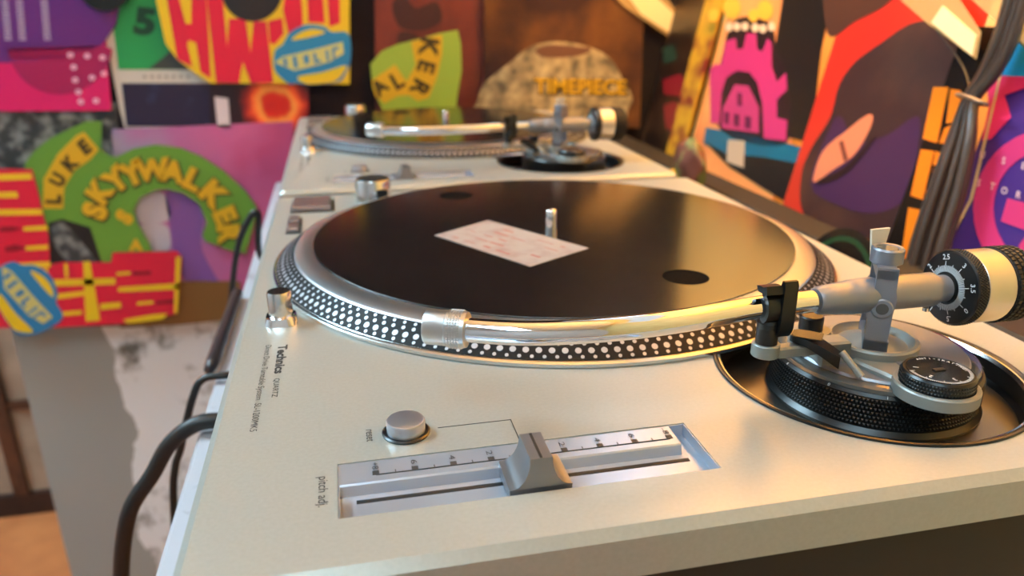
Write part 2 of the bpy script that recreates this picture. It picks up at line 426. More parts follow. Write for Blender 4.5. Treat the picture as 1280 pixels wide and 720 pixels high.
    def sh(y, z): return y + (.0012 if y < .03 else -.0008) * (z / zt if z > 0 else 0)
    vs = [Vector((x, sh(y0, z), z)) for x, z in prof] + [Vector((x, sh(y1, z), z)) for x, z in prof]
    tri = tessellate_polygon([[Vector((x, z, 0)) for x, z in prof]])
    mb.add(vs, [tuple(t) for t in tri] + [tuple(i + m for i in reversed(t)) for t in tri] + [(k, m + k, m + (k + 1) % m, (k + 1) % m) for k in range(m)])
    F = part('pitch_fader', mb, M_fader, T, 25)
    part('fader_line', MB().box((xa + xb) / 2 - .00045, (xa + xb) / 2 + .00045, .0272, .0422, zt - .0005, zt + .0001), M_blackmatte, F)
    # --- printing on the plinth (reads from the front, the x = 0 edge)
    z = .00012; R = (0, -1, 0); U = (1, 0, 0)
    part('brand_lettering', add_text(MB(), 'Technics', (.0195, .1572, z), R, U, .0042, .0292, .035), M_ink, T, 0)
    part('quartz_lettering', add_text(MB(), 'QUARTZ', (.0196, .1235, z), R, U, .0026, .0165, .0), M_ink, T, 0)
    part('model_lettering', add_text(MB(), 'Direct Drive Turntable System  SL-1200MK5', (.0133, .1582, z), R, U, .0033, .0764, -.002), M_ink, T, 0)
    part('reset_lettering', add_text(MB(), 'reset', (.0549, .0742, z), R, U, .0024, .0082, 0), M_ink, T, 0)
    part('pitch_lettering', add_text(MB(), 'pitch adj.', (.0378, .0476, z), R, U, .0040, .0165, 0), M_ink, T, 0)
    part('guide_line', MB().box(.0805, .1077, .0700, .0703, -.0002, z).box(.1074, .1077, .0543, .0700, -.0002, z), M_ink, T, 0)

    # ============================== tonearm assembly
    W = part('tonearm_well', MB().lathe([(WR + .0016, .0001), (WR + .0014, .0009), (WR + .0004, .0010), (WR - .0006, .0004), (WR - .0008, -.0100), (WR - .0030, -.0120), (.030, -.0120)], 96, (*WC, 0), cap=False), M_black, T, 30)
    part('well_rim', MB().lathe([(WR - .0006, .0003), (WR - .0014, .0002), (WR - .0024, -.0012), (WR - .0010, -.0020)], 96, (*WC, 0), cap=False), M_alu, W)
    part('well_floor', MB().lathe([(WR - .0031, -.0122), (WR - .0034, -.0114), (.020, -.0112)], 96, (*WC, 0)), M_well, W)
    RC = (.2665, .0800); RR = .0408
    B = part('height_ring', MB().lathe([(RR + .001, -.0113), (RR + .0014, -.0098), (RR + .0004, -.0088), (RR - .0003, -.0080), (RR - .0003, .0050), (RR - .0012, .0062), (RR - .004, .0064)], 96, (*RC, 0)), M_black, T, 30)
    mb = MB()
    for i in range(7):
        for k in range(170):
            th = 2 * math.pi * (k + .5 * (i % 2)) / 170; zc = -.0066 + i * .00175
            er = Vector((math.cos(th), math.sin(th), 0)); et = Vector((-er.y, er.x, 0)); c = Vector((RC[0], RC[1], zc)) + er * (RR - .0004)
            w_, h_ = .00055, .00062
            mb.add([c + et * -w_ + Vector((0, 0, -h_)), c + et * w_ + Vector((0, 0, -h_)), c + et * w_ + Vector((0, 0, h_)), c + et * -w_ + Vector((0, 0, h_)), c + er * .0008], [(0, 1, 4), (1, 2, 4), (2, 3, 4), (3, 0, 4)])
    part('grip_knurling', mb, M_black, B, 0, 'stuff')
    part('ring_lettering', _ring_marks(RR), M_whiteink, B, 0)
    part('clear_rim', MB().lathe([(RR - .0016, .0060), (RR - .0018, .0078), (RR - .0030, .0086), (RR - .0062, .0088), (RR - .0066, .0062)], 96, (*RC, 0), cap=False), M_clearrim, B)
    # base plate with ledges
    bp = part('arm_base_plate', MB().lathe([(.0350, .0062), (.0350, .0090), (.0342, .0098), (.012, .0102)], 96, (*RC, 0)), M_castgrey, T, 30)
    mb = MB()
    for ang, L_, wd, hh in ((200, .030, .006, .0022), (232, .028, .004, .0018), (262, .027, .008, .0026), (300, .028, .006, .002)):
        Mx = Matrix.Translation((RC[0], RC[1], .0100)) @ Matrix.Rotation(math.radians(ang), 4, 'Z')
        mb.bevbox(.012, L_, -wd / 2, wd / 2, -.001, hh, .0006, Mx)
    part('plate_ribs', mb, M_castgrey, bp)
    # gimbal tower
    PV = Vector((.2620, .0775, 0)); AZ = .0352
    part('bearing_cup', MB().lathe([(.0175, .0095), (.0178, .0150), (.0172, .0158), (.0158, .0158), (.0150, .0142), (.0135, .0130), (.0060, .0165), (.0050, .0172)], 56, PV), M_castwarm, T, 30)
    G = part('bearing_yoke', _yoke(PV, AZ), M_castgrey, T, 35)
    part('bearing_screw', MB().lathe([(.0040, 0), (.0040, .0006), (.0036, .0010)], 28, (PV.x - .0059, PV.y - .0095, AZ - .0030), (-.625, -1, 0)), M_castgrey, G)
    part('screw_slot', MB().lathe([(.0024, .0009), (.0022, .0012)], 20, (PV.x - .0059, PV.y - .0095, AZ - .0030), (-.625, -1, 0)), M_clearrim, G)
    part('bearing_cap', MB().lathe([(.0050, .0475), (.0062, .0482), (.0062, .0535), (.0056, .0542), (.0046, .0540), (.0044, .0534)], 36, PV), M_castgrey, G)
    part('cap_screw', MB().lathe([(.0040, .0533), (.0038, .0538)], 24, PV), M_clearrim, G)
    mb = MB(); xx = PV.x + .0012; yy = PV.y + .0075
    mb.prism([Vector((xx - .0040, yy, .0592)), Vector((xx - .0022, yy, .0480)), Vector((xx + .0026, yy, .0480)), Vector((xx + .0044, yy, .0595))], (0, -1, 0), .0012)
    part('lock_tab', mb, mat('cream_plastic', rgb(214, 200, 176), .5), G)
    # arm: axis direction
    A0 = Vector((.2046, .0711, .0360)); A1 = Vector((PV.x, PV.y - .0015, AZ)); ad = (A1 - A0).normalized()
    tubep = [A1 - ad * .034, (.2046, .0711, .0360), (.1725, .0655, .0360), (.149, .0632, .0360), (.128, .0640, .0360), (.1095, .0672, .0360), (.0915, .0742, .0360)]
    part('arm_tube', MB().tube(tubep, .0044, 28, sub=10), M_chrome, T, 60)
    c0 = Vector((.0925, .0738, .0360)); cdv = Vector((-.90, .42, 0)).normalized()
    cl = part('headshell_collar', MB().lathe([(.0046, -.0005), (.0064, -.0002), (.0067, .0010), (.0067, .0022), (.0067, .0060), (.0067, .0068), (.0064, .0072), (.0064, .0142), (.0060, .0150), (.0040, .0150), (.0038, .0110)], 44, c0, cdv), M_brushed, T, 30)
    mb = MB(); e2 = Vector((0, 0, 1)); e1 = cdv.cross(e2)
    for i in range(5):
        for k in range(44):
            th = 2 * math.pi * k / 44; er = e1 * math.cos(th) + e2 * math.sin(th); et = e2 * math.cos(th) - e1 * math.sin(th)
            c = c0 + cdv * (.0016 + i * .0010) + er * .0066; a_ = .00033
            mb.add([c + et * -a_ - cdv * a_, c + et * a_ - cdv * a_, c + et * a_ + cdv * a_, c + et * -a_ + cdv * a_, c + er * .0006], [(0, 1, 4), (1, 2, 4), (2, 3, 4), (3, 0, 4)])
    part('collar_knurling', mb, M_brushed, cl, 0, 'stuff')
    # thick front sleeve of the arm and rear stub
    part('arm_housing', MB().lathe([(.0048, -.0325), (.0056, -.0310), (.0063, -.0220), (.0066, -.0170), (.0069, -.0165), (.0071, -.0060)], 44, A1, ad), M_castgrey, T, 30)
    bd = Vector((1, .035, -.02)).normalized()
    st = part('rear_stub', MB().lathe([(.0068, .0), (.0070, .0060), (.0070, .0225), (.0064, .0230), (.0056, .0234), (.0056, .0330)], 44, A1, bd), M_castgrey, T, 30)
    mb = MB().lathe([(.0013, 0), (.0013, .0014), (.0006, .0020)], 12, A1 + bd * .0205 + Vector((0, -.002, -.0085)), (0, 0, 1))
    part('stub_screw', mb, M_alu, st)
    # counterweight
    cw0 = A1 + bd * .0300
    C_ = part('counterweight', MB().lathe([(.0148, .0066), (.0153, .0072), (.0153, .0200), (.0148, .0208)], 72, cw0, bd), M_brushed, T, 30)
    D_ = part('counterweight_dial', MB().lathe([(.0058, -.0008), (.0060, .0), (.0148, .0016), (.0154, .0022), (.0155, .0066), (.0148, .0068)], 72, cw0, bd), M_black, T, 30)
    e2 = (Vector((0, 0, 1)) - bd * bd.z).normalized(); e1 = e2.cross(bd)   # seen from the front e1 points left
    mb = MB()
    for i in range(5):
        for k in range(84):
            th = 2 * math.pi * (k + .5 * (i % 2)) / 84; er = e1 * math.cos(th) + e2 * math.sin(th); et = e2 * math.cos(th) - e1 * math.sin(th)
            c = cw0 + bd * (.0028 + i * .00082) + er * .01535; a_, b_ = .00045, .0004
            mb.add([c - et * a_ - bd * b_, c + et * a_ - bd * b_, c + et * a_ + bd * b_, c - et * a_ + bd * b_, c + er * .0006], [(0, 1, 4), (1, 2, 4), (2, 3, 4), (3, 0, 4)])
    part('dial_knurling', mb, M_blackmatte, D_, 0, 'stuff')
    mb = MB(); mt = MB()
    def face(r, th): return cw0 + bd * (.0016 * (r - .0060) / .0090 - .00008) + (e1 * math.cos(th) + e2 * math.sin(th)) * r
    for k in range(80):
        th = math.pi - math.radians(18) + 2 * math.pi * k / 80
        r1 = .0110 if k % 10 == 0 else (.0100 if k % 5 == 0 else .0093)
        er = e1 * math.cos(th) + e2 * math.sin(th); et = e2 * math.cos(th) - e1 * math.sin(th); a_ = .00014
        mb.add([face(.0068, th) - et * a_, face(r1, th) - et * a_, face(r1, th) + et * a_, face(.0068, th) + et * a_], [(0, 1, 2, 3)])
    part('dial_ticks', mb, M_whiteink, D_, 0)
    for k, t in enumerate(('3.5', '0', '.5', '1', '1.5', '2', '2.5', '3')):
        th = math.pi - math.radians(18) + 2 * math.pi * k / 8
        er = e1 * math.cos(th) + e2 * math.sin(th); nn = -bd; rt = er.cross(nn)
        p = face(.0128, th) + nn * .0001
        add_text(mt, t, p, rt, er, .0022, None, .01, True)
    part('dial_numerals', mt, M_whiteink, D_, 0)
    K_ = part('counterweight_grip', MB().lathe([(.0148, .0204), (.0153, .0208), (.0153, .0320), (.0148, .0328), (.0130, .0332)], 72, cw0, bd), M_blackmatte, T, 30)
    mb = MB()
    for i in range(4):
        for k in range(48):
            th = 2 * math.pi * (k + .5 * (i % 2)) / 48; er = e1 * math.cos(th) + e2 * math.sin(th); et = e2 * math.cos(th) - e1 * math.sin(th)
            c = cw0 + bd * (.0222 + i * .0027) + er * .0153; a_, b_ = .00085, .0010
            top = c + er * .0007
            mb.add([c - et * a_ - bd * b_, c + et * a_ - bd * b_, c + et * a_ + bd * b_, c - et * a_ + bd * b_] + [top - et * a_ * .8 - bd * b_ * .8, top + et * a_ * .8 - bd * b_ * .8, top + et * a_ * .8 + bd * b_ * .8, top - et * a_ * .8 + bd * b_ * .8],
                   [(4, 5, 6, 7), (0, 1, 5, 4), (1, 2, 6, 5), (2, 3, 7, 6), (3, 0, 4, 7)])
    part('grip_blocks', mb, M_blackmatte, K_, 0, 'stuff')
    # armrest: grey bracket, post and black clip
    ar = Vector((.2090, .0705, 0))
    br = part('armrest_bracket', MB().lathe([(.0050, .0158), (.0054, .0162), (.0054, .0208), (.0050, .0212)], 36, ar), M_castwarm, T)
    bx = WC[0] - .024 - ar.x
    part('bracket_arm', MB().bevbox(ar.x + .003, WC[0] - .018, ar.y - .0026, ar.y + .0026, .0150, .0192, .0008).bevbox(WC[0] - .030, WC[0] - .018, ar.y - .0026, ar.y + .0060, .0092, .0192, .001), M_castwarm, br)
    part('armrest_post', MB().lathe([(.0042, .0205), (.0042, .0282), (.0036, .0300)], 24, ar), M_black, T)
    clip = MB(); yc, zc = ar.y + .0012, .0362
    cx0, cx1 = ar.x - .0040, ar.x + .0022
    ri, ro = .0047, .0068
    loop = [(yc + ri * math.cos(t), zc + ri * math.sin(t)) for t in [math.radians(a) for a in range(-20, -271, -18)]]
    out = [(yc + ro * math.cos(t), zc + ro * math.sin(t)) for t in [math.radians(a) for a in range(-270, -19, 18)]]
    C2 = [Vector((0, y, z)) for y, z in loop + out]
    def pr2(L, xa_, xb_):
        m = len(L); tri = tessellate_polygon([[Vector((p.y, p.z, 0)) for p in L]])
        clip.add([Vector((xa_, p.y, p.z)) for p in L] + [Vector((xb_, p.y, p.z)) for p in L], [tuple(t) for t in tri] + [tuple(i + m for i in reversed(t)) for t in tri] + [(k, m + k, m + (k + 1) % m, (k + 1) % m) for k in range(m)])
    pr2(C2, cx0, cx1)
    pr2([Vector((0, y, z)) for y, z in ((yc - .0066, .0270), (yc - .0052, .0250), (yc - .0045, .0455), (yc - .0052, .0478), (yc - .0066, .0478), (yc - .0074, .0460), (yc - .0074, .0290))], ar.x + .0012, ar.x + .0068)
    pr2([Vector((0, y, z)) for y, z in ((yc - .0068, .0430), (yc - .0005, .0425), (yc + .0010, .0445), (yc - .0010, .0450), (yc - .0040, .0452), (yc - .0060, .0462))], ar.x - .0056, ar.x + .0022)
    clip.lathe([(.0042, .0275), (.0046, .0300), (.0040, .0312)], 20, ar)
    part('armrest_clip', clip, M_black, T, 30)
    # arm lifter
    lp = onz(1011, 424, .014); lp = Vector((lp.x, lp.y, 0))
    lf = part('arm_lifter', MB().lathe([(.0082, .0095), (.0086, .0168), (.0078, .0188), (.0056, .0188)], 40, lp), M_castwarm, T)
    part('lifter_piston', MB().lathe([(.0048, .0186), (.0048, .0242), (.0042, .0248)], 28, lp), M_black, lf)
    # cueing lever
    e0 = onz(1077, 471, .0115) - Vector((0, 0, ZD)); e1_ = onz(1052, 440, .0185) - Vector((0, 0, ZD)); e2_ = onz(988, 424, .0200) - Vector((0, 0, ZD))
    cl_ = part('cue_lever', MB().tube([e0, e1_], .0014, 12), M_castwarm, T)
    dv = (e2_ - e1_); dv.z = 0; L_ = dv.length; dv.normalize(); sv = Vector((-dv.y, dv.x, 0))
    mb = MB(); prof = [(0, .0026), (.15, .0034), (.4, .0041), (.7, .0046), (.92, .0042), (1.0, .0028)]
    ups = []; dn = []
    for t, wd in prof:
        c = e1_ + dv * (L_ * t); zt_ = .0172 + .0058 * min(1, t * 1.6)
        th_ = .0052 - .0026 * t
        ups += [Vector((c.x, c.y, 0)) + sv * wd + Vector((0, 0, zt_)), Vector((c.x, c.y, 0)) - sv * wd + Vector((0, 0, zt_))]
        dn += [Vector((c.x, c.y, 0)) + sv * wd * .8 + Vector((0, 0, zt_ - th_)), Vector((c.x, c.y, 0)) - sv * wd * .8 + Vector((0, 0, zt_ - th_))]
    n = len(prof); vs = ups + dn; fs = []
    for k in range(n - 1):
        a_, b_ = 2 * k, 2 * k + 2; o_ = 2 * n
        fs += [(a_, a_ + 1, b_ + 1, b_), (o_ + a_, o_ + b_, o_ + b_ + 1, o_ + a_ + 1), (a_, b_, o_ + b_, o_ + a_), (a_ + 1, o_ + a_ + 1, o_ + b_ + 1, b_ + 1)]
    fs += [(0, 2 * n, 2 * n + 1, 1), (2 * n - 2, 2 * n - 1, 4 * n - 1, 4 * n - 2)]
    pad = part('lever_pad', mb.add(vs, fs), M_black, cl_, 35)
    mb = MB(); m = [ups[i] + Vector((0, 0, .0002)) for i in (6, 7, 9, 11, 10, 8)]
    m = []
    for k in (2, 3, 4, 5): m.append(e1_ + dv * (L_ * (prof[k][0] * .97 + .0)) + sv * prof[k][1] * .9)
    for k in (5, 4, 3, 2): m.append(e1_ + dv * (L_ * (prof[k][0] * .97 + .0)) - sv * prof[k][1] * .9)
    m = [Vector((p.x, p.y, .0233)) for p in m]
    part('lever_pad_sheen', MB().prism(m, (0, 0, 1), .0004), M_padsheen, cl_)
    # anti-skating dial in its cup
    ac = Vector((.2630, .0415, 0))
    cup = part('anti_skate_cup', MB().lathe([(.0140, .0070), (.0150, .0076), (.0150, .0118), (.0145, .0124), (.0132, .0124), (.0130, .0100)], 60, ac), M_castwarm, T, 30)
    Mx = Matrix.Translation((ac.x, ac.y, 0)) @ Matrix.Rotation(math.atan2(WC[1] - ac.y, WC[0] - ac.x - .012), 4, 'Z')
    part('cup_arm', MB().bevbox(.008, .030, -.0095, .0095, .0090, .0122, .001, Mx), M_castwarm, cup)
    kn = part('anti_skate_dial', MB().lathe([(.0124, .0100), (.0127, .0105), (.0127, .0166), (.0121, .0174), (.0119, .0172)], 60, ac), M_black, T, 30)
    mb = MB()
    for i in range(4):
        for k in range(72):
            th = 2 * math.pi * (k + .5 * (i % 2)) / 72; er = Vector((math.cos(th), math.sin(th), 0)); et = Vector((-er.y, er.x, 0)); c = ac + er * .0126 + Vector((0, 0, .0116 + i * .0014)); a_, b_ = .0004, .0005
            zv = Vector((0, 0, b_)); mb.add([c - et * a_ - zv, c + et * a_ - zv, c + et * a_ + zv, c - et * a_ + zv, c + er * .0005], [(0, 1, 4), (1, 2, 4), (2, 3, 4), (3, 0, 4)])
    part('dial_grip', mb, M_black, kn, 0, 'stuff')
    part('dial_disc', MB().lathe([(.0112, .0171), (.0111, .01755)], 60, ac), mat('dial_disc_gloss', rgb(44, 40, 38), .18, .5), kn)
    mb = MB()
    for k in range(60):
        th = math.radians(170 + 210 * k / 60); er = Vector((math.cos(th), math.sin(th), 0)); et = Vector((-er.y, er.x, 0)); r0 = .0100 if k % 10 else .0092; a_ = .00012; zz = Vector((0, 0, .01758))
        mb.add([ac + er * r0 - et * a_ + zz, ac + er * .0112 - et * a_ + zz, ac + er * .0112 + et * a_ + zz, ac + er * r0 + et * a_ + zz], [(0, 1, 2, 3)])
    for k, t in enumerate('123'):
        th = math.radians(150 + 60 * k); er = Vector((math.cos(th), math.sin(th), 0)); add_text(mb, t, ac + er * .0078 + Vector((0, 0, .01758)), (-er.y, er.x, 0) if False else (er.y, -er.x, 0), er, .0020, None, .01, True)
    s_ = 'ANTI-SKATING'
    for k, ch in enumerate(s_):
        th = math.radians(98 - 9.5 * k); er = Vector((math.cos(th), math.sin(th), 0)); add_text(mb, ch, ac + er * .0098 + Vector((0, 0, .01758)), (er.y, -er.x, 0), er, .0013 if ch != '-' else .0003, None, .01, True)
    part('dial_marks', mb, M_whiteink, kn, 0)
    part('dial_pointer', MB().box(ac.x - .0022, ac.x + .0022, ac.y - .0009, ac.y + .0009, .0172, .0180), M_black, kn)
    return T

def _ring_marks(RR):
    mb = MB()
    for k in range(72):
        th = 2 * math.pi * k / 72; er = Vector((math.cos(th), math.sin(th), 0)); et = Vector((-er.y, er.x, 0)); r = RR - .00125; zz = .0058
        if k % 6 == 0:
            t = str(k // 6 % 7); add_text(mb, t, Vector((.2665, .0800, zz + .00015)) + er * (RR - .0004), (-er.y, er.x, 0), Vector((-er.x, -er.y, .8)), .0013, None, .01, True)
    return mb
def _yoke(PV, AZ):
    """upright frame round the arm pivot: near and far plates joined by a bridge on top"""
    mb = MB(); th = math.atan2(.30, 1)
    Mz = Matrix.Translation((PV.x, PV.y, 0)) @ Matrix.Rotation(-math.radians(32), 4, 'Z')
    for y0, y1 in ((-.0112, -.0088), (.0088, .0112)):
        prof = [(-.0046, .0135), (.0040, .0135), (.0042, .0300), (.0046, .0345), (.0046, .0375), (.0040, .0400), (.0038, .0486), (-.0038, .0486), (-.0038, .0385), (-.0056, .0350), (-.0060, .0322), (-.0056, .0295), (-.0046, .0270)]
        m = len(prof); tri = tessellate_polygon([[Vector((x, z, 0)) for x, z in prof]])
        vs = [Mz @ Vector((x, y0, z)) for x, z in prof] + [Mz @ Vector((x, y1, z)) for x, z in prof]
        mb.add(vs, [tuple(t) for t in tri] + [tuple(i + m for i in reversed(t)) for t in tri] + [(k, m + k, m + (k + 1) % m, (k + 1) % m) for k in range(m)])
    mb.bevbox(-.0036, .0036, -.0112, .0112, .0440, .0482, .0006, Mz)
    mb.bevbox(-.0046, .0046, -.0112, .0112, .0130, .0190, .0006, Mz)
    return mb

deck = build_turntable()
deck['label'] = 'turntable with the white sticker on its slipmat, champagne silver, tonearm parked'
def copy_tree(o, parent=None):
    c = o.copy(); COL.objects.link(c)
    if parent: c.parent = parent
    for ch in list(o.children): copy_tree(ch, c)
    return c
D2 = .472
deck2 = copy_tree(deck); deck2.location.y += D2
deck2['label'] = 'turntable standing against the wall of record sleeves, champagne silver, plain black slipmat'

# ================================================================== slipmats
def slipmat(dy, holes, label):
    c = (PC[0], PC[1] + dy); z1, z0 = ZD + .0138, ZD + .01335
    loops = [circle(*c, .1427, 128, z1), circle(*c, .0038, 20, z1)] + [circle(x, y + dy, .0118, 40, z1) for x, y in holes]
    return tag(obj('slipmat', MB().prism(loops, (0, 0, 1), z1 - z0), M_mat, None, 30), label, 'slipmat', 'slipmats')
HC = [(.2202, .1675), (2 * PC[0] - .2202, 2 * PC[1] - .1675)]
sm = slipmat(0, HC, 'glossy black slipmat with two round holes and a white paper sticker')
slipmat(D2, HC, 'black slipmat without sticker on the turntable by the sleeve wall')
q = [onz(u, v, .0140) for u, v in ((543, 294), (663, 333), (736, 310), (610, 275))]
stk = obj('paper_sticker', MB().prism(q, (0, 0, 1), .00018), M_cardpink, sm, 0, None, 'pale pink printed paper sticker')
mb = MB(); A, Bq, Cq, Dq = q
def bil(a, b): return A + (Bq - A) * a + (Dq - A) * b
random.seed(3)
for r_ in range(5):
    a = .12
    while a < .9:
        L_ = random.uniform(.04, .16)
        if random.random() < .65:
            b0 = .12 + r_ * .17; b1 = b0 + random.uniform(.02, .05)
            mb.add([bil(a, b0) + Vector((0, 0, .0001)), bil(min(a + L_, .93), b0) + Vector((0, 0, .0001)), bil(min(a + L_, .93), b1) + Vector((0, 0, .0001)), bil(a, b1) + Vector((0, 0, .0001))], [(0, 1, 2, 3)])
        a += L_ + random.uniform(.02, .1)
obj('sticker_print', mb, M_stickerbits, stk, 0, 'stuff')

# ================================================================== display of record sleeves
CARD = {}; RP_ = [None]
def C(r, g, b, rough=.32, noise=None):
    k = 'print_%d_%d_%d' % (r, g, b)
    return mat(k + ('_n' if noise else ''), rgb(r, g, b), rough, noise=noise)
def crop(x0, y0, s, pts): return [(x0 + s * a, y0 + s * b) for a, b in pts]
def card(name, px, pl, off, material, th=.0025, parent=None, kind=None):
    if name in SMOOTH: px = rounded(px)
    if pl is RP_[0] and parent is not None and name != 'clear_strip': px = [(u, max(v, -6)) for u, v in px]
    loop = [pl.hit(u, v, off) for u, v in px]
    return obj(name, MB().prism(loop, pl.n, th), material, parent, 0, kind)
SMOOTH = {'head_print', 'purple_print', 'lips_print', 'lip_line_print', 'dark_brown_print', 'rock_print', 'badge_print', 'badge_yellow_print', 'dark_print', 'hat_brim_print', 'grey_print', 'stone_print'}
def rounded(px, sub=5):
    out = []; n = len(px)
    for i in range(n):
        p0, p1, p2, p3 = px[i - 1], px[i], px[(i + 1) % n], px[(i + 2) % n]
        for k in range(sub):
            t = k / sub
            out.append(tuple(.5 * (2 * p1[a] + (p2[a] - p0[a]) * t + (2 * p0[a] - 5 * p1[a] + 4 * p2[a] - p3[a]) * t * t + (3 * p1[a] - p0[a] - 3 * p2[a] + p3[a]) * t ** 3) for a in (0, 1)))
    return out
def prints(name, polys, pl, off, material, parent, th=.0003, kind=None):
    """one print area, or several of one colour, on a sleeve"""
    for px in polys: card(name, px, pl, off, material, th, parent)
def disc_px(u, v, ru, rv=None, n=28, rot=0):
    rv = rv or ru; c, s_ = math.cos(rot), math.sin(rot); out = []
    for k in range(n):
        t = 2 * math.pi * k / n; a, b = ru * math.cos(t), rv * math.sin(t); out.append((u + a * c - b * s_, v + a * s_ + b * c))
    return out
def pletter(mb, ch, u, v, size, rot, pl, off, bold=.02, wide=None):
    r = math.radians(rot); o = pl.hit(u, v, off)
    R = pl.hit(u + math.cos(r) * size, v + math.sin(r) * size, off) - o; U = pl.hit(u + math.sin(r) * size, v - math.cos(r) * size, off) - o
    add_text(mb, ch, o, R, U, U.length, R.length * wide if wide else None, bold, True)

YB = 1.012
mb = MB().box(PX0, RX1, YB, YP + .05, ZD - .27, 2.1)
tag(obj('display_board', mb, mat('board_black', rgb(22, 22, 28), .8, spec=.08, noise=(20, rgb(34, 30, 36), .3, .7)), None, 0), 'dark display board above the white partition, hung with record sleeves', 'board')
BP = Plane((0, YB, 0), (0, -1, 0))
LAY = .0040
def lay(k): return .0032 + LAY * k

# --- dark grey stone pattern sleeve, lower row
M_stone = mat('print_stone', rgb(48, 54, 58), .4, noise=(55, rgb(150, 158, 160), .45, .72, 8))
tag(card('record_sleeve', [(-110, 130), (146, 128), (152, 408), (-104, 410)], BP, lay(0), M_stone), 'grey stone-patterned record sleeve behind the red lettered banner', 'record sleeve', 'sleeves on the display board')
# --- purple over pink sleeve
M_pink = C(214, 24, 104)
A_ = tag(card('record_sleeve', [(-112, -112), (119, -114), (139, 138), (-104, 140)], BP, lay(1), M_pink), 'record sleeve with a purple upper half and hot pink lower half', 'record sleeve', 'sleeves on the display board')
o1 = lay(1) + .0004
card('purple_print', [(-112, -111), (119, -113), (128, 56), (-107, 60)], BP, o1, C(92, 34, 118), .0003, A_)
arc = [(75 + 66 * math.cos(math.radians(a)), 52 + 66 * math.sin(math.radians(a))) for a in range(8, 173, 8)]
card('dark_disc_print', arc + [(9, 60), (128, 57)], BP, o1, C(158, 20, 84), .0003, A_)  # darker pink where the disc inside shows through
mb = MB()
for x in (6, 24, 55):
    for k in range(13):
        pletter(mb, 'o', x + k * .35, 1 + k * 4.0, 2.6, 0, BP, o1 + .0003, .03, 3.6)
obj('small_white_lettering', mb, C(205, 190, 215), A_, 0, 'stuff')
mb = MB()
for u, v in ((88, 69), (92, 84), (94, 100), (98, 115), (101, 127), (109, 70), (115, 97), (120, 126), (128, 72), (130, 92)):
    pletter(mb, 'o', u, v, 7, 10, BP, o1 + .0003, .05)
obj('circle_row_lettering', mb, C(240, 190, 215), A_, 0, 'stuff')
# --- white framed sleeve with a green and a navy picture
Bs = tag(card('record_sleeve', [(118, -118), (262, -118), (292, 160), (156, 160), (150, 138), (126, 20)], BP, lay(0), C(206, 200, 190)), 'cream bordered record sleeve with green picture numbered five', 'record sleeve', 'sleeves on the display board')
o1 = lay(0) + .0004
card('green_print', [(137, -110), (196, -110), (216, 60), (238, 87), (148, 87), (139, 15)], BP, o1, C(36, 148, 84), .0003, Bs)
card('grey_corner_print', [(186, 86), (206, 70), (216, 60), (240, 87)], BP, o1 + .0003, C(64, 66, 64), .0003, Bs)  # dark grey triangle at the green picture's lower right corner
mb = MB(); pletter(mb, '5', 181, 27, 36, 6, BP, o1 + .0003, .06, .75); obj('numeral_print', mb, C(22, 66, 48), Bs, 0)
card('navy_print', [(152, 104), (264, 104), (272, 158), (158, 158)], BP, o1, mat('print_navy', rgb(34, 28, 58), .4, noise=(30, rgb(60, 72, 110), .55, .8)), .0003, Bs)
mb = MB()
for k in range(7): pletter(mb, 'o', 181 + k * 9, 96, 4, 0, BP, o1 + .0002, .05)
obj('caption_lettering', mb, C(120, 112, 106), Bs, 0, 'stuff')
tag(card('paper_slip', [(268, 121), (285, 123), (288, 160), (272, 160)], BP, lay(2), C(222, 206, 208), .001), 'white paper slip between the navy picture and the fire picture', 'paper')
card_ = tag(obj('record', MB().prism([BP.hit(u, v, lay(3)) for u, v in disc_px(132, -22, 36, 36, 40)], BP.n, .0014), mat('vinyl_black', rgb(20, 20, 22), .25), None, 0), 'black record edge peeping between the purple sleeve and the green picture', 'record')
# --- sleeve with a fire ring
def fire_mat():
    m = bpy.data.materials.new('print_fire'); m.use_nodes = True; nt = m.node_tree; b = nt.nodes['Principled BSDF']
    tc = nt.nodes.new('ShaderNodeTexCoord'); g = BP.hit(345, 131, lay(1)) - BP.hit(328, 131, lay(1))
    mp = nt.nodes.new('ShaderNodeMapping'); nt.links.new(tc.outputs['Object'], mp.inputs[0])
    nz = nt.nodes.new('ShaderNodeTexNoise'); nz.inputs['Scale'].default_value = 40; nt.links.new(tc.outputs['Object'], nz.inputs['Vector'])
    ln = nt.nodes.new('ShaderNodeVectorMath'); ln.operation = 'LENGTH'
    c = FIRE_C
    mp.inputs['Location'].default_value = (-c.x, -c.y, -c.z); nt.links.new(mp.outputs[0], ln.inputs[0])
    ad = nt.nodes.new('ShaderNodeMath'); ad.operation = 'MULTIPLY_ADD'; nt.links.new(nz.outputs['Fac'], ad.inputs[0]); ad.inputs[1].default_value = .022; nt.links.new(ln.outputs['Value'], ad.inputs[2])
    r = nt.nodes.new('ShaderNodeValToRGB'); e = r.color_ramp.elements
    e[0].position = .018; e[0].color = rgb(200, 30, 20); e[1].position = .062; e[1].color = rgb(40, 18, 30)
    for p, cc in ((.028, rgb(215, 40, 20)), (.036, rgb(255, 170, 70)), (.044, rgb(250, 90, 40)), (.052, rgb(150, 25, 25))):
        x = e.new(p); x.color = cc
    nt.links.new(ad.outputs[0], r.inputs['Fac']); nt.links.new(r.outputs['Color'], b.inputs['Base Color']); b.inputs['Roughness'].default_value = .4
    return m
fp = [BP.hit(u, v, lay(1)) for u, v in ((262, 104), (386, 104), (386, 230), (262, 230))]
FIRE_C = BP.hit(345, 131, lay(1)) - Vector(((min(p.x for p in fp) + max(p.x for p in fp)) / 2, YB - lay(1) + .00125, min(p.z for p in fp)))
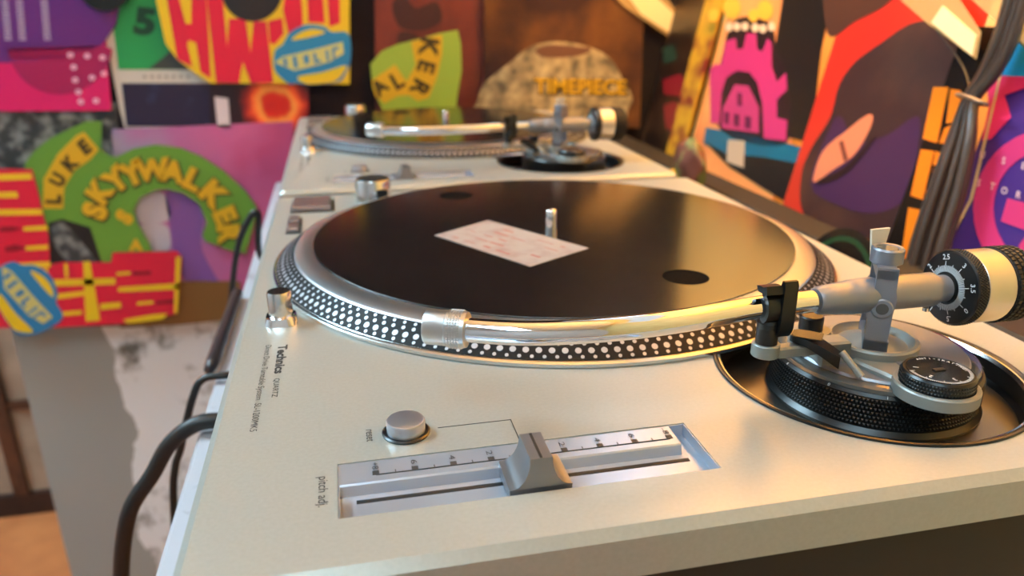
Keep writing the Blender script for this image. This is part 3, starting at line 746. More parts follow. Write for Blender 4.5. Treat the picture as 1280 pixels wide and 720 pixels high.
tag(card('record_sleeve', [(262, 104), (386, 104), (386, 230), (262, 230)], BP, lay(1), fire_mat()), 'dark record sleeve with a glowing orange ring of fire', 'record sleeve', 'sleeves on the display board')
# --- red and yellow lettered sleeve, upper row
M_red = C(216, 28, 62); M_yel = C(232, 196, 34); M_gold = C(214, 170, 30); M_lime = C(150, 180, 66); M_green = C(96, 148, 54); M_blue = C(36, 124, 180); M_dkink = C(58, 46, 20); M_pale = C(206, 198, 120)
Cs = tag(card('record_sleeve', [(193, -30), (195, 0), (207, 55), (222, 75), (250, 96), (264, 104), (437, 105), (437, -30)], BP, lay(3), M_yel), 'red and yellow lettered record sleeve with an upright blue badge', 'record sleeve', 'red lettered sleeves')
o1 = lay(3) + .0004; k5 = lambda pts: crop(190, 0, .2222, pts)
def fuller(p, f=1.16):
    c = (min(a for a, b in p) + max(a for a, b in p)) / 2
    return [(c + (a - c) * f, b) for a, b in p]
prints('red_print', [k5(fuller(p)) for p in (
    [(80, -130), (150, -130), (160, 5), (190, 135), (218, 135), (218, -130), (285, -130), (312, 440), (262, 405), (240, 240), (205, 225), (197, 250), (222, 375), (150, 335)],
    [(322, -130), (400, -130), (432, 270), (440, 105), (520, 105), (545, 300), (560, 120), (622, 120), (655, 465), (545, 468), (508, 345), (490, 468), (378, 465)],
    [(660, 120), (728, 100), (735, 190), (690, 250), (668, 240)], [(765, -130), (822, -130), (838, 60), (840, 140), (770, 190), (745, 60)],
    [(875, -130), (948, -130), (965, 130), (885, 125)], [(985, -130), (1048, -130), (1052, 130), (1000, 150)])], BP, o1, M_red, Cs)
card('centre_hole_print', disc_px(315, -11, 38, 38), BP, o1 + .0003, C(34, 30, 34), .0003, Cs)
def badge(parent, f, pl, off, letters):
    b = card('badge_print', f([(690, 290), (735, 250), (770, 190), (830, 150), (890, 138), (970, 150), (1010, 180), (1105, 190), (1118, 330), (1082, 430), (1040, 462), (900, 476), (810, 468), (775, 472), (735, 445), (690, 390)]), pl, off, M_blue, .0003, parent)
    for p in ([(788, 226), (830, 186), (890, 165), (945, 168), (972, 184), (900, 206)], [(822, 432), (960, 406), (1088, 368), (1075, 412), (1030, 456), (950, 470), (860, 470)]):
        card('badge_yellow_print', f(p), pl, off + .0003, M_yel, .0003, parent)
    card('badge_band_print', f([(690, 352), (735, 318), (905, 280), (1072, 236), (1080, 300), (1000, 348), (905, 372), (800, 398), (760, 380)]), pl, off + .0003, M_pale, .0003, parent)
    for p in ([(735, 330), (755, 325), (765, 370), (745, 375)], [(790, 320), (810, 312), (822, 380), (800, 385)], [(850, 315), (880, 305), (885, 355), (860, 362)], [(905, 300), (920, 296), (930, 340), (950, 335), (952, 350), (915, 360)], [(975, 285), (990, 280), (998, 340), (985, 345)], [(1010, 272), (1050, 260), (1052, 275), (1026, 284), (1030, 330), (1018, 334)]):
        card('badge_stroke_print', f(p), pl, off + .0006, M_blue, .0003, parent)
badge(Cs, k5, BP, o1 + .0003, '')
# --- pink and lilac sleeve
def lilac():
    m = bpy.data.materials.new('print_lilac_pink'); m.use_nodes = True; nt = m.node_tree; b = nt.nodes['Principled BSDF']
    tc = nt.nodes.new('ShaderNodeTexCoord'); sp = nt.nodes.new('ShaderNodeSeparateXYZ'); nt.links.new(tc.outputs['Object'], sp.inputs[0])
    nz = nt.nodes.new('ShaderNodeTexNoise'); nz.inputs['Scale'].default_value = 11; nt.links.new(tc.outputs['Object'], nz.inputs['Vector'])
    ma = nt.nodes.new('ShaderNodeMath'); ma.operation = 'MULTIPLY_ADD'; nt.links.new(sp.outputs['X'], ma.inputs[0]); ma.inputs[1].default_value = 3.4; nt.links.new(nz.outputs['Fac'], ma.inputs[2])
    r = nt.nodes.new('ShaderNodeValToRGB'); e = r.color_ramp.elements
    e[0].position = .12; e[0].color = rgb(150, 142, 178); e[1].position = .95; e[1].color = rgb(178, 72, 122)
    x = e.new(.40); x.color = rgb(176, 104, 158); x = e.new(.7); x.color = rgb(196, 98, 150)
    nt.links.new(ma.outputs[0], r.inputs['Fac']); nt.links.new(r.outputs['Color'], b.inputs['Base Color']); b.inputs['Roughness'].default_value = .3
    return m
G_ = tag(card('record_sleeve', [(140, 162), (366, 152), (372, 384), (150, 396)], BP, lay(2), lilac()), 'pink and lilac record sleeve behind the green arch of letters', 'record sleeve', 'sleeves on the display board')
k2 = lambda pts: crop(0, 150, .3888, pts); o1 = lay(2) + .0004
card('purple_print', k2([(535, 230), (600, 235), (655, 300), (650, 420), (745, 600), (640, 560), (570, 470), (545, 330)]), BP, o1, C(128, 84, 158), .0003, G_)
for p in ([(440, 250), (500, 230), (535, 250), (545, 320), (450, 330)], [(445, 345), (520, 335), (545, 360), (540, 420), (470, 420)]):
    card('grey_print', k2(p), BP, o1, C(186, 180, 192), .0003, G_)
tag(card('cardboard_sheet', [(150, 352), (300, 352), (302, 398), (226, 406), (150, 410)], BP, lay(3), C(126, 88, 46)), 'brown cardboard sheet under the pink and lilac sleeve', 'cardboard')
# --- company sleeve: green arch with yellow letters, red banner, badge turned on its side
E_ = tag(card('record_sleeve', k2([(80, 140), (110, 100), (160, 60), (230, 25), (280, 5), (325, 5), (325, 100), (350, 115), (372, 120), (430, 92), (500, 80), (580, 90), (650, 120), (720, 165), (790, 230), (825, 280), (815, 340), (790, 430), (740, 420), (660, 390), (650, 370), (665, 330), (640, 270), (590, 235), (540, 222), (500, 225), (450, 250), (430, 290), (440, 330), (480, 400), (490, 425), (575, 430), (560, 560), (500, 640), (190, 640), (60, 600), (-150, 600), (-150, 160), (80, 160)]), BP, lay(4), M_green), 'green arch-shaped record sleeve lettered in yellow with a red banner', 'record sleeve', 'red lettered sleeves')
o1 = lay(4) + .0004
card('hole_print', k2([(155, 330), (200, 318), (290, 345), (328, 460), (160, 462)]), BP, o1, C(24, 24, 26), .0003, E_)
card('stone_print', k2([(165, 350), (205, 332), (300, 440), (300, 458), (220, 455), (175, 400)]), BP, o1 + .0003, M_stone, .0003, E_)
card('gold_plate_print', k2([(138, 285), (140, 190), (185, 110), (245, 50), (270, 38), (318, 95), (290, 128), (240, 162), (207, 215), (203, 285)]), BP, o1, M_gold, .0003, E_)
mb = MB()
for ch, x, y, r in (('L', 172, 255, -88), ('U', 186, 192, -62), ('K', 226, 138, -48), ('E', 272, 86, -38)):
    u, v = k2([(x, y)])[0]; pletter(mb, ch, u, v, 20, r, BP, o1 + .0003, .06)
obj('arch_lettering', mb, M_dkink, E_, 0)
md, my = MB(), MB()
for ch, x, y, r, s_ in (('S', 305, 292, -72, 30), ('K', 322, 228, -56, 28), ('Y', 372, 192, -40, 28), ('Y', 424, 172, -24, 28), ('W', 490, 160, -6, 25), ('A', 556, 166, 10, 25), ('L', 622, 192, 26, 25), ('K', 690, 242, 44, 27), ('E', 724, 308, 66, 26), ('R', 736, 368, 84, 26)):
    u, v = k2([(x, y)])[0]; pletter(md, ch, u + 1.2, v + 1.5, s_ * 1.22, r, BP, o1 + .0002, .12); pletter(my, ch, u, v, s_ * 1.12, r, BP, o1 + .0005, .07)
obj('letter_shadow_lettering', md, M_dkink, E_, 0); obj('yellow_lettering', my, M_gold, E_, 0)
for ch, x, y, r, s_ in (('S', 400, 312, -60, 24), ('A', 437, 402, 0, 15)):
    u, v = k2([(x, y)])[0]; mb = MB(); pletter(mb, ch, u, v, s_, r, BP, o1 + .0003, .08); obj('small_letter', mb, M_gold, E_, 0)
k6 = lambda pts: crop(0, 200, .3196, pts)
for nm, p in (('red_banner', [(-190, 32), (125, 36), (160, 170), (190, 300), (195, 410), (240, 400), (435, 400), (440, 362), (690, 356), (712, 380), (695, 600), (600, 625), (500, 640), (240, 655), (-190, 660)]),):
    card(nm, k6(p), BP, o1 + .0009, M_red, .0004, E_)
for p in ([(-190, 60), (122, 52), (126, 76), (-190, 88)], [(-190, 128), (66, 124), (72, 148), (-190, 152)], [(-190, 196), (164, 192), (168, 214), (-190, 220)], [(92, 262), (184, 256), (188, 274), (92, 278)], [(100, 338), (188, 332), (188, 350), (100, 354)], [(60, 404), (196, 398), (196, 420), (60, 422)],
          [(325, 398), (352, 396), (392, 628), (335, 632)], [(150, 470), (450, 462), (452, 486), (150, 496)], [(222, 524), (330, 512), (330, 530), (222, 545)], [(392, 562), (472, 556), (474, 578), (392, 586)], [(462, 498), (702, 482), (702, 506), (462, 516)], [(535, 556), (600, 550), (600, 562), (535, 568)], [(480, 624), (600, 604), (655, 600), (640, 622), (500, 640)], [(688, 380), (708, 378), (694, 600), (680, 600)], [(228, 596), (320, 588), (320, 604), (228, 612)], [(455, 440), (510, 436), (510, 448), (455, 452)], [(170, 425), (186, 424), (188, 470), (172, 470)], [(250, 405), (264, 404), (268, 460), (254, 460)]):
    card('yellow_stripe_print', k6(p), BP, o1 + .0012, M_yel, .0003, E_)
for p in ([(0, 262), (50, 260), (85, 268), (50, 278), (0, 280)], [(20, 340), (60, 330), (100, 346), (60, 358), (20, 358)], [(520, 436), (590, 434), (590, 448), (520, 450)], [(610, 552), (680, 545), (680, 560), (610, 566)]):
    card('dark_stripe_print', k6(p), BP, o1 + .0012, C(140, 18, 40), .0003, E_)
def f_rot(pts):     # the badge turned a quarter and shrunk onto the banner's left end
    out = []
    for a, b in pts:
        x, y = (a - 905) / 215, (b - 307) / 168
        th = math.radians(62); xx, yy = x * 48, y * 38
        out.append((34 + xx * math.cos(th) - yy * math.sin(th), 371 + xx * math.sin(th) + yy * math.cos(th)))
    return out
badge(E_, f_rot, BP, o1 + .0015, '')
# --- dark red sleeve and the lime piece in front of it
Rs = tag(card('record_sleeve', [(468, -24), (614, -24), (612, 150), (470, 150)], BP, lay(0), mat('print_maroon', rgb(92, 34, 32), .4, noise=(12, rgb(120, 50, 40), .4, .7))), 'dark red record sleeve behind the lime green piece', 'record sleeve', 'sleeves on the display board')
o1 = lay(0) + .0004
for p in ([(490, 5), (505, -5), (520, 10), (545, 2), (552, 25), (530, 38), (500, 34)], [(500, 40), (522, 44), (520, 60), (498, 58)]):
    card('dark_print', p, BP, o1, C(58, 26, 28), .0003, Rs)
k3 = lambda pts: crop(330, 0, .2778, pts)
Ls = tag(card('record_sleeve', k3([(478, 290), (530, 230), (600, 200), (680, 180), (790, 150), (872, 135), (886, 200), (890, 320), (872, 420), (855, 560), (560, 560), (520, 465), (490, 400)]), BP, lay(2), M_lime), 'lime green shaped record sleeve with yellow letters above the slipmat without sticker', 'record sleeve', 'red lettered sleeves')
o1 = lay(2) + .0004
card('gold_band_print', k3([(662, 188), (802, 156), (802, 235), (782, 335), (742, 440), (692, 456), (650, 428), (602, 432), (542, 466), (500, 432), (485, 362), (530, 330), (590, 290), (642, 368), (682, 292)]), BP, o1, M_gold, .0003, Ls)
mb = MB()
for ch, x, y, r, s_ in (('K', 742, 215, 100, 24), ('E', 730, 302, 106, 22), ('R', 700, 398, 118, 22), ('L', 600, 362, -30, 22), ('A', 520, 392, -40, 20)):
    u, v = k3([(x, y)])[0]; pletter(mb, ch, u, v, s_, r, BP, o1 + .0003, .04)
obj('dark_lettering', mb, M_dkink, Ls, 0)
# --- brown sleeve with a rock mountain and its title
Ts = tag(card('record_sleeve', [(606, -24), (806, -24), (800, 160), (604, 160)], BP, lay(3), mat('print_brown', rgb(48, 30, 34), .5, spec=.2, noise=(7, rgb(112, 74, 40), .42, .66))), 'brown record sleeve with a pale rock shape and yellow title', 'record sleeve', 'sleeves on the display board')
o1 = lay(3) + .0004
card('rock_print', [(590, 160), (596, 128), (606, 104), (640, 76), (664, 58), (700, 52), (740, 60), (764, 74), (778, 98), (790, 120), (786, 134), (760, 160)], BP, o1, mat('print_rock', rgb(84, 78, 64), .5, noise=(45, rgb(178, 164, 126), .36, .66, 8)), .0003, Ts)
card('hat_brim_print', [(670, 62), (690, 56), (715, 58), (738, 60), (730, 68), (700, 72), (676, 70)], BP, o1 + .0003, C(96, 66, 52), .0003, Ts)
mb = MB(); pletter(mb, 'TIMEPIECE', 727, 109, 22, 1, BP, o1 + .0003, .08, 5.4); obj('title_shadow_lettering', mb, C(66, 52, 22), Ts, 0)
mb = MB(); pletter(mb, 'TIMEPIECE', 726, 108, 19, 1, BP, o1 + .0006, .02, 6.0); obj('title_lettering', mb, C(196, 158, 34), Ts, 0)
# --- blue lit screen high on the board (seen only as a reflection)
scr = tag(obj('wall_screen', MB().bevbox(.42, .60, -.010, .010, -.10, .10, .002, Matrix.Translation((0, YB - .0125, ZD + .69)) ), M_black, None, 0), 'small dark framed screen high on the display board', 'screen')
obj('screen_face', MB().box(.430, .590, YB - .0235, YB - .0228, ZD + .60, ZD + .78), emis('screen_blue', (.10, .55, 1.0, 1), 7.0), scr, 0)

# ================================================================== right hand side: sleeves leaning on the wall
BZ = ZD - .042
cr = tag(obj('storage_box', MB().bevbox(.440, .478, .10, .985, TZ, BZ, .002), mat('box_black', rgb(12, 11, 11), .6), None, 0), 'long narrow black box behind the turntables in front of the leaning sleeves', 'box')
LP0 = Vector((.515, 0, TZ)); LN = Vector((-.30, 0, .062)).normalized()
RP = Plane(LP0, LN); RP_[0] = RP
UPV = Vector((.062, 0, .30)).normalized()
def slab(name, ua, va, ub, vb, off, material, top=.262, th=.0025):
    """square sleeve standing on the box: sides taken from two pixels, real height"""
    a, b = RP.hit(ua, va, off), RP.hit(ub, vb, off); a.y = min(a.y, 1.0); base = RP.p + RP.n * off
    zb = TZ + .0008; f = lambda y, h: Vector((base.x, y, zb)) + UPV * h + Vector(((zb - base.z) * UPV.x / UPV.z, 0, 0))
    L = [f(a.y, 0), f(b.y, 0), f(b.y, top), f(a.y, top)]
    return obj(name, MB().prism(L, RP.n, th), material, None, 0)
def ro(k): return .0040 * k
GR = 'sleeves leaning along the cream wall'
k5r = lambda pts: crop(860, 0, .4444, pts); k4 = lambda pts: crop(860, 0, .32, pts)
# dark sleeve in the corner
S0 = tag(slab('record_sleeve', 824, 90, 884, 90, ro(0), mat('print_dark_brown', rgb(30, 20, 16), .3, noise=(20, rgb(60, 42, 26), .5, .8))), 'dark record sleeve with a red blot in the corner of the walls', 'record sleeve', GR)
o1 = ro(0) + .0004
for p in ([(828, 100), (850, 92), (862, 108), (852, 122), (830, 118)], [(829, 132), (842, 126), (858, 140), (850, 168), (832, 160)], [(838, 168), (858, 150), (862, 190), (846, 196)]): card('red_print', p, RP, o1, C(120, 20, 34), .0003, S0)
card('green_print', [(828, 60), (842, 56), (846, 74), (830, 80)], RP, o1, C(36, 58, 44), .0003, S0)
# bright patterned strip
S1 = tag(slab('record_sleeve', 866, 60, 888, 60, ro(1.2), mat('print_multicolour', rgb(196, 150, 40), .4, noise=(30, rgb(120, 40, 34), .45, .62))), 'narrow mustard and red patterned sleeve edge beside the pink castle', 'record sleeve', GR)
# castle sleeve
Ks = tag(slab('record_sleeve', 881, 120, 1006, 120, ro(2.4), mat('print_peach', rgb(236, 158, 92), .35, noise=(9, rgb(214, 120, 70), .4, .7))), 'record sleeve with a hot pink castle on peach and black', 'record sleeve', GR)
o1 = ro(2.4) + .0004
card('black_print', k4([(372, -80), (560, -80), (520, 200), (480, 560), (330, 520), (330, 250)]), RP, o1, C(28, 24, 24), .0003, Ks)
card('blue_print', k4([(70, 498), (130, 508), (275, 530), (460, 580), (430, 640), (400, 760), (60, 560)]), RP, o1 + .0003, C(18, 96, 128), .0003, Ks)
card('dark_print', k4([(140, 190), (150, 140), (170, 98), (200, 70), (262, 68), (330, 106), (345, 200), (380, 290), (385, 560), (130, 510), (120, 300)]), RP, o1 + .0003, C(36, 22, 28), .0003, Ks)
card('castle_print', k4([(88, 480), (85, 270), (105, 250), (130, 252), (148, 160), (186, 150), (190, 192), (215, 190), (228, 130), (266, 130), (268, 190), (290, 202), (310, 150), (326, 170), (326, 260), (346, 320), (382, 284), (386, 350), (346, 390), (346, 460), (386, 470), (382, 550), (296, 540), (290, 400), (270, 322), (240, 282), (190, 276), (150, 302), (130, 362), (122, 482)]), RP, o1 + .0006, C(190, 50, 112), .0003, Ks)
card('house_print', k4([(130, 500), (136, 420), (182, 330), (236, 336), (276, 420), (276, 520)]), RP, o1 + .0006, C(182, 54, 110), .0003, Ks)
for p in ([(192, 362), (210, 364), (210, 414), (192, 412)], [(142, 436), (162, 440), (160, 486), (140, 482)], [(178, 444), (202, 448), (200, 496), (178, 490)], [(222, 452), (246, 456), (244, 506), (220, 500)]): card('window_print', k4(p), RP, o1 + .0009, C(96, 20, 66), .0003, Ks)
for x, y in ((160, 106), (190, 104), (222, 103), (262, 108), (292, 112), (326, 104)): card('skull_print', k4(disc_px(x, y, 14, 17, 14)), RP, o1 + .0009, C(232, 196, 160), .0003, Ks)
for x, y, r in ((170, 30, 34), (255, 60, 20), (300, 40, 30), (100, 60, 20)): card('flame_print', k4(disc_px(x, y, r, r * 1.3, 16)), RP, o1 + .0006, C(240, 176, 60), .0003, Ks)
card('door_print', k4([(156, 545), (222, 550), (216, 655), (150, 632)]), RP, o1 + .0006, C(186, 164, 140), .0003, Ks)
card('lower_dark_print', k4([(58, 548), (150, 600), (290, 612), (440, 640), (430, 820), (300, 740), (160, 650)]), RP, o1 + .0004, C(30, 28, 30), .0003, Ks)
# red sleeve with a dark head
Fs = tag(slab('record_sleeve', 996, 200, 1166, 200, ro(3.8), mat('print_scarlet', rgb(200, 44, 32), .35, noise=(8, rgb(190, 60, 40), .4, .7))), 'scarlet record sleeve with a large dark shape and orange lips', 'record sleeve', GR)
o1 = ro(3.8) + .0004
card('dark_brown_print', k5r([(400, -60), (600, -60), (560, 10), (470, 60), (395, 100)]), RP, o1, C(72, 46, 38), .0003, Fs)
card('head_print', k5r([(318, 500), (345, 420), (400, 330), (425, 240), (470, 175), (545, 120), (640, 62), (740, 70), (790, 170), (770, 330), (720, 500), (680, 620), (580, 690), (450, 690), (330, 610)]), RP, o1, mat('print_head', rgb(54, 32, 32), .4, noise=(10, rgb(86, 58, 46), .4, .7)), .0003, Fs)
card('purple_print', k5r([(345, 520), (400, 360), (430, 330), (470, 400), (560, 380), (650, 330), (632, 500), (600, 570), (520, 600), (430, 580)]), RP, o1 + .0003, C(64, 36, 72), .0003, Fs)
card('lips_print', k5r([(352, 500), (380, 424), (440, 372), (508, 322), (516, 350), (470, 432), (404, 480), (362, 510)]), RP, o1 + .0006, C(224, 128, 92), .0003, Fs)
card('lip_line_print', k5r([(368, 505), (440, 470), (515, 390), (520, 400), (446, 486), (372, 520)]), RP, o1 + .0009, C(40, 22, 24), .0003, Fs)
card('lip_part_print', k5r([(424, 400), (436, 394), (450, 448), (438, 454)]), RP, o1 + .0009, C(120, 60, 48), .0003, Fs)
# stencil lettered card
Vs = tag(slab('record_sleeve', 1128, 250, 1200, 160, ro(5.2), mat('print_black_gloss', rgb(22, 18, 17), .25), .232), 'black card with orange stencil letters behind the cable bundle', 'record sleeve', GR)
o1 = ro(5.2) + .0004; M_or = C(240, 128, 22)
for p in ([(690, 245), (732, 245), (700, 402), (660, 390)], [(738, 250), (766, 254), (772, 290), (756, 340), (726, 348)], [(722, 360), (744, 350), (742, 406), (706, 402)], [(655, 420), (692, 425), (660, 562), (626, 550)], [(695, 425), (730, 435), (724, 470), (688, 465)], [(690, 476), (706, 480), (701, 520), (682, 526)], [(670, 532), (712, 552), (706, 576), (664, 562)], [(620, 584), (652, 590), (634, 760), (594, 760)], [(658, 594), (692, 600), (660, 680), (644, 740)]):
    card('stencil_letter', k5r(p), RP, o1, M_or, .0003, Vs)
# violet sleeve with pink ring
Us = tag(slab('record_sleeve', 1215, 200, 1500, 200, ro(6.6), C(66, 40, 122)), 'violet record sleeve with a pink ring and cyan top', 'record sleeve', GR)
o1 = ro(6.6) + .0004
card('cyan_print', k5r([(880, -60), (1300, -60), (1300, 240), (960, 226), (864, 216)]), RP, o1, C(24, 146, 214), .0003, Us)
card('pink_star_print', k5r([(838, 210), (950, 216), (1000, 230), (890, 268), (908, 330), (850, 392), (826, 394), (846, 300)]), RP, o1 + .0003, C(214, 50, 108), .0003, Us)
rg = [k5r([(1016 + r * math.cos(math.radians(a)), 588 + r * 1.05 * math.sin(math.radians(a))) for a in rng]) for r, rng in ((214, range(90, 271, 9)), (158, range(270, 89, -9)))]
card('ring_print', rg[0] + rg[1], RP, o1 + .0003, C(200, 54, 116), .0003, Us)
card('ring_core_print', k5r([(898, 558), (990, 580), (980, 660), (880, 622)]), RP, o1 + .0003, C(200, 54, 116), .0003, Us)
card('ring_foot_print', k5r([(930, 690), (960, 650), (1000, 650), (1000, 760), (930, 760)]), RP, o1 + .0003, C(200, 54, 116), .0003, Us)
card('edge_print', k5r([(897, 120), (902, 122), (800, 560), (716, 720), (708, 720), (792, 560)]), RP, o1 + .0006, C(206, 178, 128), .0003, Us)
mb = MB()
for ch, x, y in (('U', 828, 435), ('S', 888, 452), ('E', 944, 466), ('S', 818, 514), ('T', 856, 524), ('O', 890, 536), ('R', 930, 548)):
    u, v = k5r([(x, y)])[0]; pletter(mb, ch, u, v, 9, 14, RP, o1 + .0008, .02)
obj('white_lettering', mb, C(232, 196, 200), Us, 0)
# small record leaning in front of the sleeves
rr = .046; DN = Vector((-1, 0, .30)).normalized(); e1 = Vector((0, 1, 0)); e2 = Vector((.30, 0, 1)).normalized()
cc = Vector((.391, .3015, TZ + .0006)) + e2 * rr
ring = [cc + e1 * rr * math.cos(2 * math.pi * k / 56) + e2 * rr * math.sin(2 * math.pi * k / 56) for k in range(56)]
vr = tag(obj('record', MB().prism(ring, DN, .0018), mat('vinyl_dark', rgb(22, 20, 18), .22), None, 0), 'small black record leaning low behind the turntable', 'record')
for r1, r0, m_ in ((.040, .036, C(26, 60, 34)), (.022, .016, C(120, 24, 22))):
    a = [cc + DN * .0003 + e1 * r1 * math.cos(2 * math.pi * k / 48) + e2 * r1 * math.sin(2 * math.pi * k / 48) for k in range(48)]
    b = [cc + DN * .0003 + e1 * r0 * math.cos(2 * math.pi * k / 48) + e2 * r0 * math.sin(2 * math.pi * k / 48) for k in range(48)]
    obj('label_ring', MB().prism([a, b], DN, .0003), m_, vr, 0)
# small patterned cloth bundle on the box
def blob(c, rx, ry, rz, seed, amp):
    random.seed(seed); ph = [(random.uniform(2, 5), random.uniform(2, 5), random.uniform(0, 6)) for _ in range(5)]
    n, m = 28, 16; vs = []; fs = []
    for i in range(m + 1):
        th = math.pi * i / m
        for k in range(n):
            f = 2 * math.pi * k / n; d = 1 + sum(amp * math.sin(round(a) * f + p) * math.sin(b * th + p) for a, b, p in ph)
            vs.append(Vector((c[0] + rx * d * math.sin(th) * math.cos(f), c[1] + ry * d * math.sin(th) * math.sin(f), c[2] + rz * d * math.cos(th))))
    for i in range(m):
        for k in range(n): fs.append((i * n + k, i * n + (k + 1) % n, (i + 1) * n + (k + 1) % n, (i + 1) * n + k))
    return MB().add(vs, fs)
bc = Plane((.425, 0, 0), (-1, 0, 0)).hit(876, 206)
cb = tag(obj('cloth_bundle', blob((.412, bc.y, bc.z), .013, .030, .028, 5, .05), mat('cloth_pattern', rgb(96, 50, 36), .6, noise=(34, rgb(110, 124, 70), .46, .56)), None, 60), 'small crumpled brown and green patterned cloth below the pink castle', 'cloth')
obj('yellow_patch', blob((.402, bc.y + .012, bc.z - .016), .008, .012, .010, 9, .04), C(222, 166, 20), cb, 60)

# --- cream price cards slanting down from clear strips
M_cream = mat('cream_card', rgb(240, 216, 164), .55)
M_clear = mat('clear_plastic', rgb(214, 178, 120), .15, alpha=.55)
def price_card(px, strip, off, label, pl=None):
    RP = pl or globals()['RP']
    c = tag(card('price_card', px, RP, off, M_cream, .0012), label, 'card', 'cream price cards')
    card('clear_strip', strip, RP, off - .0014, M_clear, .0006, c)
price_card([(1178, 7), (1220, 44), (1215, 70), (1164, 28)], [(1120, -60), (1160, -60), (1226, 40), (1220, 74), (1160, 30), (1108, -16)], ro(6.6) + .012, 'cream price card above the black stencil lettered card')
price_card([(1262, 4), (1300, 34), (1296, 72), (1250, 26)], [(1200, -60), (1250, -60), (1306, 30), (1300, 78), (1246, 28), (1196, -18)], ro(6.6) + .012, 'cream price card above the violet sleeve')
price_card([(778, -14), (816, -8), (848, 22), (840, 43), (802, 18)], [(720, -60), (790, -60), (852, 22), (842, 50), (780, 8)], lay(5), 'cream price card over the dark corner sleeve', BP)

# --- bundle of black cables with its tie
M_cable = mat('cable_black', rgb(30, 27, 26), .42)
M_bundle = mat('bundle_cable', rgb(62, 52, 46), .32)
CB = empty('cable_bundle', RP.hit(1150, 345, .05), 'bundle of black cables tied together in front of the stencil letters', 'cables')
random.seed(11)
path = [(1280, -30, .050), (1256, 50, .046), (1236, 92, .044), (1214, 124, .043), (1203, 170, .044), (1186, 232, .046), (1160, 316, .048), (1140, 400, .050)]
for i in range(7):
    s_ = i - 3; pts = []
    for j, (u, v, off) in enumerate(path):
        sp_ = (.7, .7, .55, .40, .8, 1.15, 1.25, 1.3)[j] * 5.4
        pts.append(RP.hit(u + s_ * sp_, v + s_ * .3 * sp_, off + (i % 2) * .005 + random.uniform(-.001, .001)))
    obj('cable', MB().tube(pts, .0026 + .0006 * (i % 3), 8, sub=5), M_bundle, CB, 60)
tc_ = [RP.hit(1214 + a, 124 + b, .043 + .008) for a, b in ((-16, -4), (16, 6))]
obj('cable_tie', MB().tube([RP.hit(1196, 118, .046), RP.hit(1204, 119, .053), RP.hit(1222, 126, .055), RP.hit(1234, 131, .046), RP.hit(1216, 128, .038), RP.hit(1196, 118, .046)], .0014, 8, sub=6), mat('tie_grey', rgb(150, 132, 116), .3, .4), CB, 60)
tag(obj('thin_wire', MB().tube([RP.hit(1150, 14, ro(6.6) + .0075), RP.hit(1178, 48, ro(6.6) + .0075), RP.hit(1204, 84, ro(6.6) + .0075), RP.hit(1214, 118, .0405)], .0008, 8), M_cable, None, 60), 'thin dark wire running from the price card down to the cable tie', 'wire')

# ================================================================== left side: cables and the wooden screen
def pl_y(y): return Plane((0, y, 0), (0, -1, 0))
p1 = pl_y(.262)
tag(obj('power_cable', MB().tube([Vector((.004, .290, TZ + .0052)), Vector((-.022, .268, TZ + .0062)), Vector((-.043, .264, TZ + .0072)), Vector((-.0600, .262, TZ - .0035)), p1.hit(190, 594), p1.hit(164, 634), p1.hit(154, 680), p1.hit(151, 740), p1.hit(150, 860)], .0049, 16, sub=8), M_cable, None, 60), 'thick black cable looping over the table edge to the floor', 'cable')
p2 = pl_y(.33)
tag(obj('signal_cable', MB().tube([Vector((.004, .36, TZ + .003)), Vector((-.03, .335, TZ + .0045)), Vector((-.0500, .333, TZ + .0035)), Vector((-.0590, .331, TZ - .010)), p2.hit(226, 560), p2.hit(219, 584), p2.hit(217, 632), p2.hit(224, 780)], .0026, 12, sub=8), M_cable, None, 60), 'thinner black cable hanging behind the thick looping cable', 'cable')
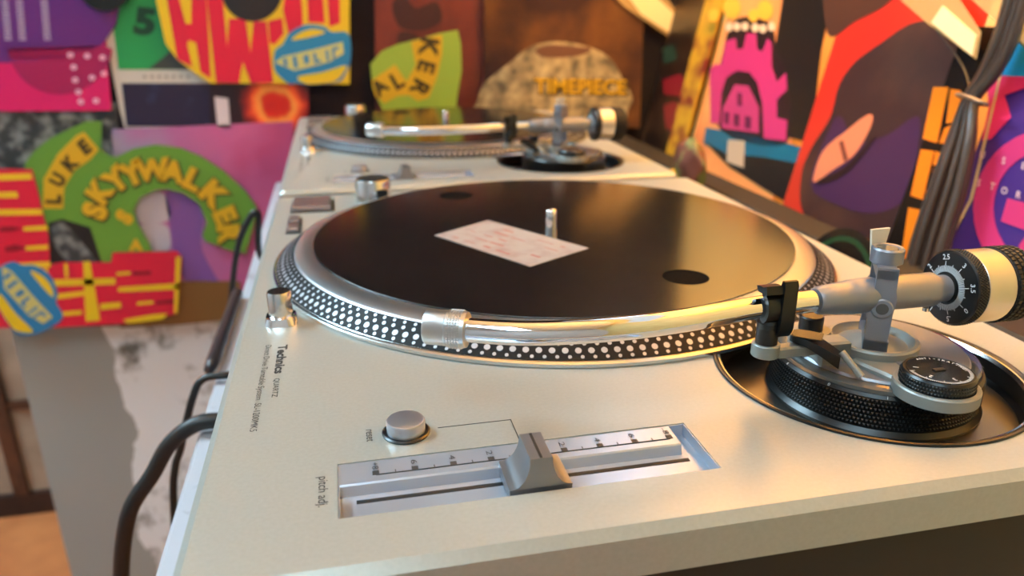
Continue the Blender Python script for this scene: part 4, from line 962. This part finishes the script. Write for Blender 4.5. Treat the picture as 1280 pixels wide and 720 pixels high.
p3 = pl_y(.56)
tag(obj('signal_cable', MB().tube([Vector((.004, .60, TZ + .004)), Vector((-.03, .575, TZ + .012)), p3.hit(322, 266), p3.hit(306, 284), p3.hit(296, 316), p3.hit(289, 380), p3.hit(288, 470)], .0030, 12, sub=8), M_cable, None, 60), 'black cable bent over the table edge beside the pink sleeve', 'cable')
e0, e1 = onz(297, 366, -.0945), onz(266, 452, -.0945)
bar = MB().tube([e0, (e0 + e1) / 2, e1, e1 + Vector((-.003, -.006, -.004))], [.0046, .0048, .0048, .0030], 12, sub=4)
tag(obj('edge_bar', bar, mat('bar_dark', rgb(52, 42, 44), .35), None, 60), 'short dark rounded bar lying along the table edge', 'bar')
SP = Plane((0, 1.50, 0), (0, -1, 0))
M_wood = mat('brown_wood', rgb(92, 52, 32), .5, noise=(30, rgb(74, 40, 24), .4, .6)); M_paper = mat('screen_paper', rgb(176, 148, 124), .7, noise=(12, rgb(160, 132, 110), .4, .6)); M_dwood = mat('dark_wood', rgb(52, 26, 18), .5, noise=(30, rgb(40, 20, 14), .4, .6))
sx1 = -.47; sx0 = -1.80
SC = empty('wooden_screen', ((sx0 + sx1) / 2, 1.52, 0), 'brown wooden screen with pale panels standing behind the white partition', 'screen')
zt = SP.hit(30, 618).z; zr = SP.hit(10, 509).z; xp = SP.hit(13, 565).x
obj('base_board', MB().box(sx0, sx1, 1.50, 1.54, 0, zt), M_dwood, SC, 0)
xs = [xp - .32 * k for k in range(0, 4)] + [xp + .32]
for x in xs: obj('post', MB().box(x - .014, x + .014, 1.497, 1.537, zt, 1.9), M_wood, SC, 0)
for z in (zr, zr + .42, zr + .84, 1.88): obj('rail', MB().box(sx0, sx1, 1.502, 1.532, z - .010, z + .010), M_wood, SC, 0)
for x in xs:
    for z0, z1 in ((zt, zr - .01), (zr + .01, zr + .41), (zr + .43, zr + .83), (zr + .85, 1.87)):
        obj('panel', MB().box(x - .306, x - .014, 1.512, 1.520, z0, z1), M_paper, SC, 0)
